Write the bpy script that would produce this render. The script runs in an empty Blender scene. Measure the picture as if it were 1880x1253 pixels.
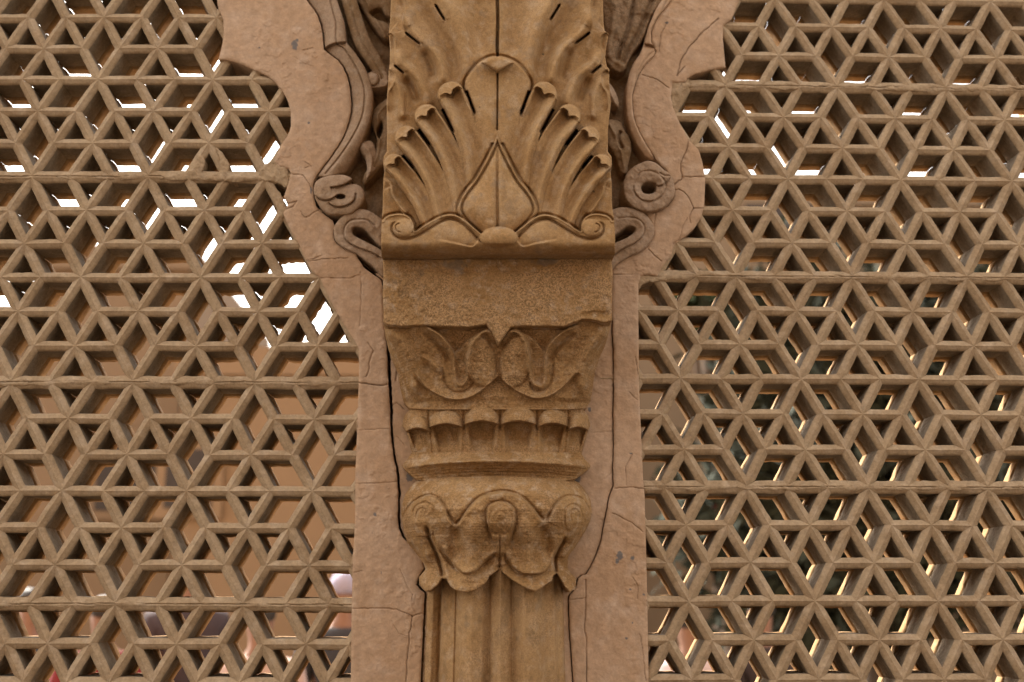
import bpy, math, random
import numpy as np
from mathutils import Matrix, Vector
random.seed(7)
S = bpy.context.scene
COL = S.collection

# ------------------------------------------------------------------ camera
F = 2000.0                                   # focal length in photograph pixels (1880 wide)
TH, YAW, ROLL = math.radians(13.2), math.radians(2.03), math.radians(-0.22)
D = 2.4                                      # metres from the plaster face
KPX = 0.00123                                # one photograph pixel on the wall, in metres
GROUND = -1.62
fwd_h = np.array([math.sin(YAW), math.cos(YAW), 0.0])
Rt = np.array([math.cos(YAW), -math.sin(YAW), 0.0])
Up0 = np.array([0, 0, 1.0])
FW = fwd_h * math.cos(TH) + Up0 * math.sin(TH)
UP = Up0 * math.cos(TH) - fwd_h * math.sin(TH)
DN = -UP
DX = math.cos(ROLL) * Rt - math.sin(ROLL) * DN
DY = math.sin(ROLL) * Rt + math.cos(ROLL) * DN
CAMP = np.array([0.0, -D, 0.0])

def P(px, py, y=0.0):
    """point in the world at depth y that lies on the sight line through a photograph pixel"""
    px = np.asarray(px, float); py = np.asarray(py, float); y = np.asarray(y, float)
    r = FW * F + (px - 940)[..., None] * DX + (py - 626.5)[..., None] * DY
    t = (y - CAMP[1]) / r[..., 1]
    return CAMP + r * t[..., None]

def PIX(p):
    v = np.asarray(p) - CAMP
    z = v @ FW
    return 940 + F * (v @ DX) / z, 626.5 + F * (v @ DY) / z

cam = bpy.data.cameras.new('camera'); camo = bpy.data.objects.new('camera', cam); COL.objects.link(camo)
M = Matrix(((DX[0], -DY[0], -FW[0], CAMP[0]), (DX[1], -DY[1], -FW[1], CAMP[1]), (DX[2], -DY[2], -FW[2], CAMP[2]), (0, 0, 0, 1)))
camo.matrix_world = M
cam.sensor_width = 36; cam.lens = F / 1880 * 36; cam.clip_end = 2000; cam.clip_start = .05
cam.dof.use_dof = True; cam.dof.focus_distance = 2.36; cam.dof.aperture_fstop = 2.0
S.camera = camo

# ------------------------------------------------------------------ world, sun, exposure
w = bpy.data.worlds.new('World'); S.world = w; w.use_nodes = True
nt = w.node_tree; nt.nodes.clear()
SUN_EL, SUN_AZ = math.radians(48), math.radians(-42)      # azimuth from +Y towards +X
sky = nt.nodes.new('ShaderNodeTexSky'); sky.sky_type = 'NISHITA'; sky.sun_disc = False
sky.sun_elevation = SUN_EL; sky.sun_rotation = SUN_AZ; sky.dust_density = 4; sky.air_density = 1.0; sky.altitude = 200
hs = nt.nodes.new('ShaderNodeHueSaturation'); hs.inputs['Saturation'].default_value = .22
mx = nt.nodes.new('ShaderNodeMix'); mx.data_type = 'RGBA'; mx.blend_type = 'MULTIPLY'; mx.inputs[0].default_value = 1
mx.inputs[7].default_value = (1.0, .94, .86, 1)
bg = nt.nodes.new('ShaderNodeBackground'); bg.inputs['Strength'].default_value = .15
wo = nt.nodes.new('ShaderNodeOutputWorld')
nt.links.new(sky.outputs[0], hs.inputs['Color']); nt.links.new(hs.outputs[0], mx.inputs[6])
nt.links.new(mx.outputs[2], bg.inputs[0]); nt.links.new(bg.outputs[0], wo.inputs[0])
sl = bpy.data.lights.new('sun', 'SUN'); sl.energy = 2.0; sl.angle = math.radians(.5); sl.color = (1, .93, .82)
so = bpy.data.objects.new('sun', sl); COL.objects.link(so)
sdir = Vector((math.sin(SUN_AZ) * math.cos(SUN_EL), math.cos(SUN_AZ) * math.cos(SUN_EL), math.sin(SUN_EL)))
so.rotation_euler = (-sdir).to_track_quat('-Z', 'Y').to_euler(); so.location = (-3, 6, 6)
S.view_settings.view_transform = 'Standard'; S.view_settings.look = 'None'
S.view_settings.exposure = 2.3; S.view_settings.gamma = 1
S.render.engine = 'CYCLES'; S.cycles.max_bounces = 8; S.cycles.diffuse_bounces = 5
S.cycles.use_denoising = True

# ------------------------------------------------------------------ small maths
def sstep(a, b, x):
    t = np.clip((x - a) / (b - a), 0, 1); return t * t * (3 - 2 * t)

def vnoise(x, y, scale, seed=0):
    x = x / scale; y = y / scale
    xi = np.floor(x).astype(np.int64); yi = np.floor(y).astype(np.int64)
    fx = x - xi; fy = y - yi
    fx = fx * fx * (3 - 2 * fx); fy = fy * fy * (3 - 2 * fy)
    def hsh(a, b):
        n = (a * 374761393 + b * 668265263 + seed * 974634777) & 0x7fffffff
        n = (n ^ (n >> 13)) * 1274126177 & 0x7fffffff
        return ((n ^ (n >> 16)) & 0xffff) / 65535.0 * 2 - 1
    a = hsh(xi, yi); b = hsh(xi + 1, yi); c = hsh(xi, yi + 1); d = hsh(xi + 1, yi + 1)
    return (a * (1 - fx) + b * fx) * (1 - fy) + (c * (1 - fx) + d * fx) * fy

def fbm(x, y, scale, seed=0, octv=3):
    r = 0; amp = 1
    for i in range(octv):
        r = r + amp * vnoise(x, y, scale / 2 ** i, seed + i * 17); amp *= .5
    return r

def cr(pts, n=8, closed=False):
    """Catmull-Rom curve through the points"""
    p = [np.array(q, float) for q in pts]
    if closed: p = [p[-1]] + p + [p[0], p[1]]
    else: p = [2 * p[0] - p[1]] + p + [2 * p[-1] - p[-2]]
    out = []
    for i in range(1, len(p) - 2):
        for k in range(n):
            t = k / n
            out.append(.5 * ((2 * p[i]) + (-p[i - 1] + p[i + 1]) * t + (2 * p[i - 1] - 5 * p[i] + 4 * p[i + 1] - p[i + 2]) * t * t
                             + (-p[i - 1] + 3 * p[i] - 3 * p[i + 1] + p[i + 2]) * t ** 3))
    if not closed: out.append(p[-2])
    return np.array(out)

def dpoly(X, Y, pts, maxd=60.0):
    """distance, arc position (0..1) and signed distance (right hand of travel is +) to a polyline"""
    pts = np.asarray(pts, float)
    best = np.full(X.shape, 1e9); s = np.zeros(X.shape); sg = np.ones(X.shape)
    m = (X > pts[:, 0].min() - maxd) & (X < pts[:, 0].max() + maxd) & (Y > pts[:, 1].min() - maxd) & (Y < pts[:, 1].max() + maxd)
    if not m.any(): return best, s, best
    x = X[m]; y = Y[m]; b = best[m]; ss = s[m]; g = sg[m]
    seg = np.hypot(*(pts[1:] - pts[:-1]).T); L = np.concatenate([[0], np.cumsum(seg)]); T = max(L[-1], 1e-6)
    for i in range(len(pts) - 1):
        ax, ay = pts[i]; dx, dy = pts[i + 1] - pts[i]; l2 = dx * dx + dy * dy
        if l2 < 1e-9: continue
        t = np.clip(((x - ax) * dx + (y - ay) * dy) / l2, 0, 1)
        d2 = (x - ax - t * dx) ** 2 + (y - ay - t * dy) ** 2
        k = d2 < b - 1e-9
        b = np.where(k, d2, b); ss = np.where(k, (L[i] + t * seg[i]) / T, ss)
        c = np.sign(dx * (y - ay) - dy * (x - ax)); g = np.where(k, np.where(c == 0, 1, c), g)
    best[m] = b; s[m] = ss; sg[m] = g
    d = np.sqrt(best)
    return d, s, d * sg

def inside(X, Y, poly):
    poly = np.asarray(poly, float); r = np.zeros(X.shape, bool); n = len(poly)
    for i in range(n):
        x0, y0 = poly[i]; x1, y1 = poly[(i + 1) % n]
        if y0 == y1: continue
        c = ((Y >= min(y0, y1)) & (Y < max(y0, y1)))
        r ^= c & (X < (x1 - x0) * (Y - y0) / (y1 - y0) + x0)
    return r

def sdpoly(X, Y, poly, maxd=60.0):
    poly = np.asarray(poly, float)
    d, s, _ = dpoly(X, Y, np.vstack([poly, poly[:1]]), maxd)
    return np.where(inside(X, Y, poly), np.minimum(d, 1e3), -np.minimum(d, 1e3))

def nearest(x, y, poly):
    poly = np.vstack([poly, poly[:1]]); b = np.full(x.shape, 1e9); nx = x.copy(); ny = y.copy()
    for i in range(len(poly) - 1):
        ax, ay = poly[i]; dx, dy = poly[i + 1] - poly[i]; l2 = dx * dx + dy * dy
        if l2 < 1e-9: continue
        t = np.clip(((x - ax) * dx + (y - ay) * dy) / l2, 0, 1)
        qx = ax + t * dx; qy = ay + t * dy; d2 = (x - qx) ** 2 + (y - qy) ** 2; k = d2 < b
        b = np.where(k, d2, b); nx = np.where(k, qx, nx); ny = np.where(k, qy, ny)
    return nx, ny

RG = 1.0                                      # carving depth factor
def ridge(X, Y, pts, A, wd, t0=.12, t1=.12, rnd=False):
    A = A * RG
    d, s, _ = dpoly(X, Y, pts, wd * 3 + 2)
    tp = (sstep(0, t0, s) if t0 else 1) * (1 - sstep(1 - t1, 1, s) if t1 else 1)
    if rnd: return A * np.sqrt(np.clip(1 - (d / wd) ** 2, 0, 1)) * tp
    return A * np.exp(-(d / wd) ** 2) * tp

def lip(X, Y, pts, A, L, t0=.1, t1=.1, soft=1.2):
    A = A * RG
    d, s, sd = dpoly(X, Y, pts, L * 4 + 4)
    sd = np.clip(sd, -1e3, 1e3)
    tp = (sstep(0, t0, s) if t0 else 1) * (1 - sstep(1 - t1, 1, s) if t1 else 1)
    return A * np.tanh(sd / soft) * np.exp(-np.abs(sd) / L) * tp

def cc(x0, y0, sc, pts):                      # enlarged-crop measurements to photograph pixels
    return [(x0 + a / sc, y0 + b / sc) for a, b in pts]
def c1(pts): return cc(560, 0, 2.5054, pts)
AX = 913.5
def mir(pts, ax=AX): return [(2 * ax - a, b) for a, b in pts]

# ------------------------------------------------------------------ materials
def mat_new(name):
    m = bpy.data.materials.new(name); m.use_nodes = True
    return m, m.node_tree, m.node_tree.nodes['Principled BSDF']

def stone(name, ca, cb, cc_, scale=9, bump=.35, grain=260, rough=.9, speck=0.0, grey=(.12, .11, .10), rib=0.0, bd=.0012):
    m, t, b = mat_new(name); N = t.nodes.new; Lk = t.links.new
    geo = N('ShaderNodeNewGeometry')
    def noise(sc, det=4, ro=.55):
        n = N('ShaderNodeTexNoise'); n.inputs['Scale'].default_value = sc; n.inputs['Detail'].default_value = det
        n.inputs['Roughness'].default_value = ro; Lk(geo.outputs['Position'], n.inputs['Vector']); return n
    n1 = noise(scale); n2 = noise(scale * 3.7, 5, .6); n3 = noise(grain, 3, .7); n4 = noise(scale * 11, 3)
    def mixc(fac, a, c, blend='MIX'):
        k = N('ShaderNodeMix'); k.data_type = 'RGBA'; k.blend_type = blend
        if isinstance(fac, (int, float)): k.inputs[0].default_value = fac
        else: Lk(fac, k.inputs[0])
        for i, v in ((6, a), (7, c)):
            if isinstance(v, tuple): k.inputs[i].default_value = (*v, 1)
            else: Lk(v, k.inputs[i])
        return k.outputs[2]
    def ramp(src, a, c):
        r = N('ShaderNodeMapRange'); r.inputs[1].default_value = a; r.inputs[2].default_value = c; Lk(src, r.inputs[0]); return r.outputs[0]
    c = mixc(ramp(n1.outputs[0], .38, .62), ca, cb)
    c = mixc(ramp(n2.outputs[0], .50, .72), c, cc_)
    dark = N('ShaderNodeMapRange'); dark.inputs[1].default_value = .3; dark.inputs[2].default_value = .7
    dark.inputs[3].default_value = .86; dark.inputs[4].default_value = 1.12; Lk(n4.outputs[0], dark.inputs[0])
    c = mixc(1.0, c, dark.outputs[0], 'MULTIPLY')
    gr = N('ShaderNodeMapRange'); gr.inputs[1].default_value = .3; gr.inputs[2].default_value = .7
    gr.inputs[3].default_value = .90 - speck; gr.inputs[4].default_value = 1.08 + speck; Lk(n3.outputs[0], gr.inputs[0])
    c = mixc(1.0, c, gr.outputs[0], 'MULTIPLY')
    # wear and marks painted per vertex: R grey patches, G dirt in cracks, B coarse pitted stone
    at = N('ShaderNodeAttribute'); at.attribute_name = 'wear'
    sp = N('ShaderNodeSeparateColor'); Lk(at.outputs['Color'], sp.inputs[0])
    c = mixc(sp.outputs[0], c, grey)
    c = mixc(sp.outputs[1], c, (.035, .025, .018))
    # pitted stone speckle
    vo = N('ShaderNodeTexVoronoi'); vo.inputs['Scale'].default_value = 420; Lk(geo.outputs['Position'], vo.inputs['Vector'])
    vn = noise(520, 2, .8)
    pit = N('ShaderNodeMix'); pit.data_type = 'RGBA'; pit.blend_type = 'MIX'; Lk(vn.outputs[0], pit.inputs[0])
    cs = mixc(ramp(vo.outputs['Color'], .2, .8), tuple(v * .5 for v in ca), tuple(min(1, v * k_) for v, k_ in zip(cb, (1.75, 1.9, 2.4))))
    pm = N('ShaderNodeMath'); pm.operation = 'MULTIPLY'; pm.inputs[1].default_value = .85; Lk(sp.outputs[2], pm.inputs[0])
    c = mixc(pm.outputs[0], c, cs)
    Lk(c, b.inputs['Base Color']); b.inputs['Roughness'].default_value = rough
    b.inputs['Specular IOR Level'].default_value = .2
    bp = N('ShaderNodeBump'); bp.inputs['Strength'].default_value = bump; bp.inputs['Distance'].default_value = bd
    ad = N('ShaderNodeMath'); ad.operation = 'MULTIPLY_ADD'; ad.inputs[1].default_value = .45
    Lk(n3.outputs[0], ad.inputs[0]); Lk(n4.outputs[0], ad.inputs[2])
    b2 = N('ShaderNodeMath'); b2.operation = 'MULTIPLY_ADD'; vm = N('ShaderNodeMath'); vm.operation = 'MULTIPLY'; vm.inputs[1].default_value = .5; Lk(sp.outputs[2], vm.inputs[0]); Lk(vn.outputs[0], b2.inputs[0]); Lk(vm.outputs[0], b2.inputs[1]); Lk(ad.outputs[0], b2.inputs[2])
    last = b2.outputs[0]
    if rib:
        sx = N('ShaderNodeSeparateXYZ'); Lk(geo.outputs['Position'], sx.inputs[0])
        wv = N('ShaderNodeMath'); wv.operation = 'MULTIPLY'; wv.inputs[1].default_value = 2 * math.pi / .0052; Lk(sx.outputs[2], wv.inputs[0])
        wn = N('ShaderNodeMath'); wn.operation = 'MULTIPLY_ADD'; wn.inputs[1].default_value = 7; Lk(n2.outputs[0], wn.inputs[0]); Lk(wv.outputs[0], wn.inputs[2])
        ws = N('ShaderNodeMath'); ws.operation = 'SINE'; Lk(wn.outputs[0], ws.inputs[0])
        wm = N('ShaderNodeMath'); wm.operation = 'MULTIPLY'; Lk(ws.outputs[0], wm.inputs[0]); wm.inputs[1].default_value = rib
        wb = N('ShaderNodeMath'); wb.operation = 'MULTIPLY_ADD'; Lk(wm.outputs[0], wb.inputs[0]); Lk(ramp(n1.outputs[0], .42, .6), wb.inputs[1]); Lk(last, wb.inputs[2])
        last = wb.outputs[0]
    Lk(last, bp.inputs['Height']); Lk(bp.outputs[0], b.inputs['Normal'])
    return m

def flat(name, col, rough=.85, var=.15, sc=6):
    m, t, b = mat_new(name)
    n = t.nodes.new('ShaderNodeTexNoise'); n.inputs['Scale'].default_value = sc; n.inputs['Detail'].default_value = 4
    k = t.nodes.new('ShaderNodeMix'); k.data_type = 'RGBA'
    k.inputs[6].default_value = (*[v * (1 - var) for v in col], 1); k.inputs[7].default_value = (*[min(1, v * (1 + var)) for v in col], 1)
    g = t.nodes.new('ShaderNodeNewGeometry'); t.links.new(g.outputs['Position'], n.inputs['Vector'])
    t.links.new(n.outputs[0], k.inputs[0]); t.links.new(k.outputs[2], b.inputs['Base Color']); b.inputs['Roughness'].default_value = rough
    return m

M_PLASTER = stone('painted_plaster', (.445, .298, .192), (.40, .252, .148), (.475, .335, .232), 5, .7, 230, grey=(.13, .12, .115), bd=.0016)
M_OCHRE = stone('ochre_sandstone', (.36, .222, .104), (.295, .168, .068), (.385, .262, .152), 10, .6, 330, speck=.09)
M_CAP = stone('chiselled_sandstone', (.325, .192, .082), (.25, .135, .050), (.40, .285, .18), 12, .8, 300, speck=.18, rib=.15, bd=.0018)
M_ABA = stone('pitted_sandstone', (.335, .20, .09), (.255, .14, .052), (.41, .305, .21), 12, .9, 300, speck=.2, bd=.002)
M_SCROLL = stone('weathered_painted_stone', (.33, .225, .148), (.275, .178, .105), (.36, .26, .18), 12, .7, 260, speck=.06)
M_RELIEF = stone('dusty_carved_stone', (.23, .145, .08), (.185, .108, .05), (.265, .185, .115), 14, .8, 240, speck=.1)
M_JALI = stone('painted_lattice_stone', (.37, .262, .158), (.31, .21, .12), (.415, .305, .20), 8, .8, 200, speck=.05, bd=.002)
M_INNER = stone('shade_darkened_bare_stone', (.24, .182, .122), (.20, .148, .096), (.275, .212, .15), 11, .8, 200, speck=.05, bd=.002)  # bare grey-brown hole walls, colour darkened to stand in for their shade
M_BACK = stone('raw_orange_sandstone', (.35, .22, .11), (.31, .185, .085), (.38, .265, .155), 8, .7, 200)
M_WALL = flat('tan_rendered_wall', (.46, .32, .20), .9, .12, .6)
M_GROUND = flat('dark_earth', (.11, .09, .07), .95, .2, 1.2)
M_YARD = flat('worn_paving', (.15, .12, .09), .95, .12, 1.2)
M_DARK = flat('dark_interior', (.05, .04, .035), .9)

# ------------------------------------------------------------------ object helpers
def setp(o, label=None, cat=None, group=None, kind=None):
    if label: o['label'] = label
    if cat: o['category'] = cat
    if group: o['group'] = group
    if kind: o['kind'] = kind
    return o

def thing(name, loc, label, cat, group=None):
    o = bpy.data.objects.new(name, None); o.empty_display_size = .1; COL.objects.link(o)
    o.location = [float(v) for v in loc]
    return setp(o, label, cat, group)

def world_loc(o):
    v = np.zeros(3)
    while o is not None:
        v += np.array(o.location); o = o.parent
    return v

def mesh(name, verts, faces, mat, parent=None, smooth=True, wear=None, loc=None):
    me = bpy.data.meshes.new(name)
    verts = np.asarray(verts, float)
    off = np.zeros(3)
    if parent is not None: off = world_loc(parent)
    if loc is not None: off = off + np.array(loc)
    verts = verts - off
    if isinstance(faces, np.ndarray):
        nv, nf = len(verts), len(faces); k = faces.shape[1]
        me.vertices.add(nv); me.vertices.foreach_set('co', verts.ravel())
        me.loops.add(nf * k); me.loops.foreach_set('vertex_index', faces.ravel().astype(np.int32))
        me.polygons.add(nf); me.polygons.foreach_set('loop_start', (np.arange(nf) * k).astype(np.int32))
        me.polygons.foreach_set('loop_total', np.full(nf, k, np.int32)); me.update(calc_edges=True)
    else:
        me.from_pydata(verts.tolist(), [], faces)
    if smooth: me.polygons.foreach_set('use_smooth', np.ones(len(me.polygons), bool))
    if wear is not None:
        at = me.color_attributes.new('wear', 'FLOAT_COLOR', 'POINT')
        c = np.ones((len(verts), 4)); c[:, :3] = np.clip(wear, 0, 1); at.data.foreach_set('color', c.ravel())
    me.materials.append(mat)
    o = bpy.data.objects.new(name, me); COL.objects.link(o)
    if parent is not None: o.parent = parent
    if loc is not None: o.location = [float(v) for v in loc]
    return o

def sheet(name, poly, hfun, mat, parent, step=1.3, back=60, smooth_poly=None, wearfun=None, holes=()):
    """carved stone face: a dense mesh inside the outline `poly`, carved to the depth given by hfun
    (in pixels of the wall, positive towards the viewer), with cut sides running `back` px into the wall"""
    poly = np.asarray(poly, float)
    x0, y0 = poly.min(0) - step; x1, y1 = poly.max(0) + step
    nx = int((x1 - x0) / step) + 2; ny = int((y1 - y0) / step) + 2
    X, Y = np.meshgrid(x0 + np.arange(nx) * step, y0 + np.arange(ny) * step)
    sd = sdpoly(X, Y, poly, 40)
    outl = [poly]
    for hpoly in holes:
        hpoly = np.asarray(hpoly, float)
        sd = np.minimum(sd, -sdpoly(X, Y, hpoly, 40)); outl.append(hpoly)
    near = np.abs(sd) < step * .72
    xs = X[near]; ys = Y[near]
    bx, by = nearest(xs, ys, outl[0]); bd = np.hypot(bx - xs, by - ys)
    for o_ in outl[1:]:
        qx, qy = nearest(xs, ys, o_); qd = np.hypot(qx - xs, qy - ys); k = qd < bd
        bx = np.where(k, qx, bx); by = np.where(k, qy, by); bd = np.where(k, qd, bd)
    X = X.copy(); Y = Y.copy(); X[near] = bx; Y[near] = by
    ok = (sd > 0) | near
    sdn = np.where(near, 0, sd)
    h = hfun(X, Y, np.maximum(sdn, 0))
    V = P(X, Y, -h * KPX)
    quad = ok[:-1, :-1] & ok[1:, :-1] & ok[1:, 1:] & ok[:-1, 1:]
    cen = (sd[:-1, :-1] + sd[1:, :-1] + sd[1:, 1:] + sd[:-1, 1:]) > 0
    quad &= cen
    idx = np.arange(nx * ny).reshape(ny, nx)
    q = np.stack([idx[:-1, :-1][quad], idx[1:, :-1][quad], idx[1:, 1:][quad], idx[:-1, 1:][quad]], 1)
    used = np.unique(q); remap = np.full(nx * ny, -1); remap[used] = np.arange(len(used)); q = remap[q]
    v = V.reshape(-1, 3)[used]
    wr = None
    wv = np.zeros((len(used), 3))
    if wearfun is not None:
        wv = np.stack([np.broadcast_to(a, X.shape).ravel()[used] for a in wearfun(X, Y, sdn)], 1)
    # cut sides
    e = np.concatenate([q[:, [0, 1]], q[:, [1, 2]], q[:, [2, 3]], q[:, [3, 0]]])
    key = np.minimum(e[:, 0], e[:, 1]) * np.int64(len(v) + 1) + np.maximum(e[:, 0], e[:, 1])
    u, first, cnt = np.unique(key, return_index=True, return_counts=True)
    be = e[first[cnt == 1]]
    bv = np.unique(be); bm = np.full(len(v), -1); bm[bv] = np.arange(len(bv))
    top = v[bv].copy(); bot = v[bv].copy(); bot[:, 1] = np.maximum(bot[:, 1] + .004, back * KPX)
    n0 = len(v); allv = np.vstack([v, top, bot])
    sk = np.stack([be[:, 1], be[:, 0], be[:, 0], be[:, 1]], 1)
    skf = np.stack([bm[be[:, 1]] + n0, bm[be[:, 0]] + n0, bm[be[:, 0]] + n0 + len(bv), bm[be[:, 1]] + n0 + len(bv)], 1)
    faces = np.vstack([q, skf])
    wear = np.vstack([wv, wv[bv] * 0, wv[bv] * 0])
    return mesh(name, allv, faces, mat, parent, True, wear)

def rounded(sd, r): return -r * (1 - np.sqrt(np.clip(1 - (1 - np.clip(sd / r, 0, 1)) ** 2, 0, 1)))
def edge(poly): return np.asarray(poly, float)

# =================================================================== PLASTER FRAMES
PL_in = [(772, 1330), (772, 1252), (775.5, 1173), (779, 1100), (780, 1089), (772, 1083), (764.6, 1074), (768, 1060), (778.5, 1045), (776.5, 1026), (764, 1010),
         (750, 998), (738, 985), (732, 970), (730, 954), (730, 930), (731, 907), (729, 880), (727, 860), (722, 838), (717.5, 800), (715.6, 754), (712.5, 698), (710.5, 655), (709, 629),
         (704, 592), (702, 527), (700, 516), (694, 510), (680, 501), (667, 491), (658, 476), (653, 466), (642, 461), (630, 457), (619, 449), (614, 441), (611.5, 432), (612, 423),
         (614, 414), (610, 405), (603, 400), (589.5, 390), (580, 378), (576, 362), (574, 340.5), (577, 330), (583, 320), (603, 293), (621, 267), (632, 247), (640, 224), (644, 205), (644.5, 187),
         (641, 155), (636, 138), (630, 124.5), (620, 111), (609.5, 104), (600, 96), (594, 91), (592, 62), (589, 47), (584.6, 33), (576, 18), (566, 6), (550, -20), (530, -60)]
PL_out = [(398, -60), (396, -20), (400, 12), (410, 37), (411, 55), (410, 70), (406, 92), (401, 110), (418, 111), (437, 116), (468, 129), (493, 141), (507, 153), (516, 164), (524, 176),
          (529, 187), (534, 207), (534, 232), (530, 247), (519, 262), (510, 280), (504, 296), (512, 306), (530, 311), (534, 318), (530, 336), (521, 362), (530, 374), (520, 392),
          (525, 405), (536, 428), (549, 448), (556, 466), (572, 497), (588, 511), (602, 543), (618, 573), (636, 602), (653, 629), (659.5, 642), (659, 695), (656.5, 760), (654, 838), (652.5, 860),
          (652, 954), (647.5, 1036), (645.5, 1126), (644, 1252), (643, 1330)]
PR_in = [(1234, -60), (1234, 0), (1227.6, 8.5), (1208.5, 32), (1199, 50), (1196, 62), (1197, 78), (1206, 96), (1198, 106), (1185, 119), (1174.5, 136), (1168, 153), (1163, 170), (1162, 190), (1164, 213), (1169, 230), (1176.6, 247), (1188, 267),
         (1198, 283), (1208, 298), (1222, 312), (1232, 328), (1238, 346), (1238, 360), (1234, 371), (1225.5, 380), (1214, 386), (1202, 389), (1186, 391), (1193, 403), (1199, 414), (1200.5, 425), (1196, 442), (1188, 453), (1176.6, 461),
         (1155, 470), (1136, 480), (1126, 489), (1123.7, 503), (1124.5, 560), (1125.4, 614), (1127, 640), (1127.5, 715), (1126.5, 770), (1127.5, 815), (1126, 860), (1127, 893), (1120, 909), (1116, 930), (1108, 972),
         (1105, 993), (1098, 1012), (1091, 1029), (1084, 1042), (1078, 1054), (1068, 1057), (1061.5, 1062), (1058, 1078), (1049, 1090), (1044.5, 1096), (1046, 1150), (1053, 1252), (1056, 1330)]
PR_out = [(1375, -60), (1357, 0), (1349, 22), (1342.6, 37), (1328, 47), (1327, 68), (1330, 104), (1332, 124.5), (1326, 126), (1309, 128), (1293, 132), (1272, 138), (1262, 144), (1259, 150), (1246, 153), (1235, 151), (1231.6, 178), (1236, 199),
          (1245, 220), (1255, 241), (1264, 257), (1283, 276), (1290, 300), (1294.6, 328), (1294, 350), (1293, 378), (1287, 400), (1276, 418), (1262, 431), (1238, 449), (1232, 470), (1216, 490), (1207, 507),
          (1190, 504), (1176, 508), (1172, 522), (1172, 560), (1173, 704), (1175.6, 765), (1180.7, 882), (1183.5, 910), (1186, 1000), (1188, 1088), (1191, 1252), (1192.5, 1330)]
_r = random.Random(12)
def rough_edge(pts, amp):
    out = []
    for (a, b), (c, d) in zip(pts[:-1], pts[1:]):
        m = max(1, int(math.hypot(c - a, d - b) / 5))
        for k in range(m): out.append((a + (c - a) * k / m + (_r.uniform(-amp, amp) if 0 < b < 1250 else 0), b + (d - b) * k / m))
    return out + [pts[-1]]
PL_in = rough_edge(PL_in, .55); PR_in = rough_edge(PR_in, .5)
PLpoly = np.array(PL_in + PL_out); PRpoly = np.array(PR_out[::-1] + PR_in[::-1])
PRpoly = np.array(PR_in + PR_out[::-1])

def jag(pts, amp=1.0, n=5, seed=1):
    """ragged hairline through the points"""
    rr = random.Random(seed); p = np.array(pts, float); out = [p[0]]
    for a, b in zip(p[:-1], p[1:]):
        m = max(2, int(np.hypot(*(b - a)) / 7))
        for k in range(1, m + 1):
            q = a + (b - a) * k / m
            if k < m: q = q + np.array([rr.uniform(-amp, amp), rr.uniform(-amp, amp)])
            out.append(q)
    return np.array(out)

cracksL = [  # polyline, half width, depth
    (jag([(645, 1118), (700, 1117), (728, 1119), (745, 1126), (757, 1132)], 1.2, seed=3), 1.0, 5),
    (jag([(757, 1132), (779, 1126)], .8, seed=4), .8, 4), (jag([(757, 1132), (751, 1170), (749, 1200), (745, 1253), (744, 1330)], 1.2, seed=5), 1.0, 5),
    (jag([(658, 703), (700, 708), (711, 706)], 1.2, seed=6), 1.3, 6), (jag([(590, 511), (640, 512), (661, 505)], 1, seed=7), .8, 3),
    (jag([(653, 888), (690, 888), (729, 885)], .7, seed=8), .7, 2.5), (jag([(676, 630), (686, 645), (680, 660), (676, 685), (672, 692)], 1.5, seed=9), 1.0, 4),
    (jag([(560, 298), (572, 306), (560, 309)], 1.4, seed=10), .9, 3), (jag([(534, 320), (556, 322), (568, 338), (571, 345)], 1.4, seed=11), .9, 4),
    (jag([(525, 375), (545, 370), (538, 380), (524, 386)], 1.2, seed=12), 1.2, 4), (jag([(552, 388), (560, 400), (590, 385)], 1.5, seed=13), .8, 3),
    (jag([(590, 470), (560, 480), (600, 476), (640, 474)], 1.2, seed=14), .7, 3), (jag([(662, 500), (663, 560), (660, 600)], .9, seed=15), .6, 2),
    (jag([(735, 1045), (745, 1070), (752, 1085), (758, 1092), (757, 1105)], 1, seed=16), .7, 2.5), (jag([(655, 790), (680, 789), (715, 788)], .8, seed=17), .6, 2),
    (jag([(719, 1140), (732, 1163), (748, 1169)], .8, seed=18), .6, 2), (jag([(556, 93), (575, 88)], .8, seed=19), .7, 2.5),
    (jag([(540, 105), (560, 118), (575, 122)], 1.0, seed=20), .5, 1.5), (jag([(650, 1052), (665, 1048)], .8, seed=21), .8, 2.5)]
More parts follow.
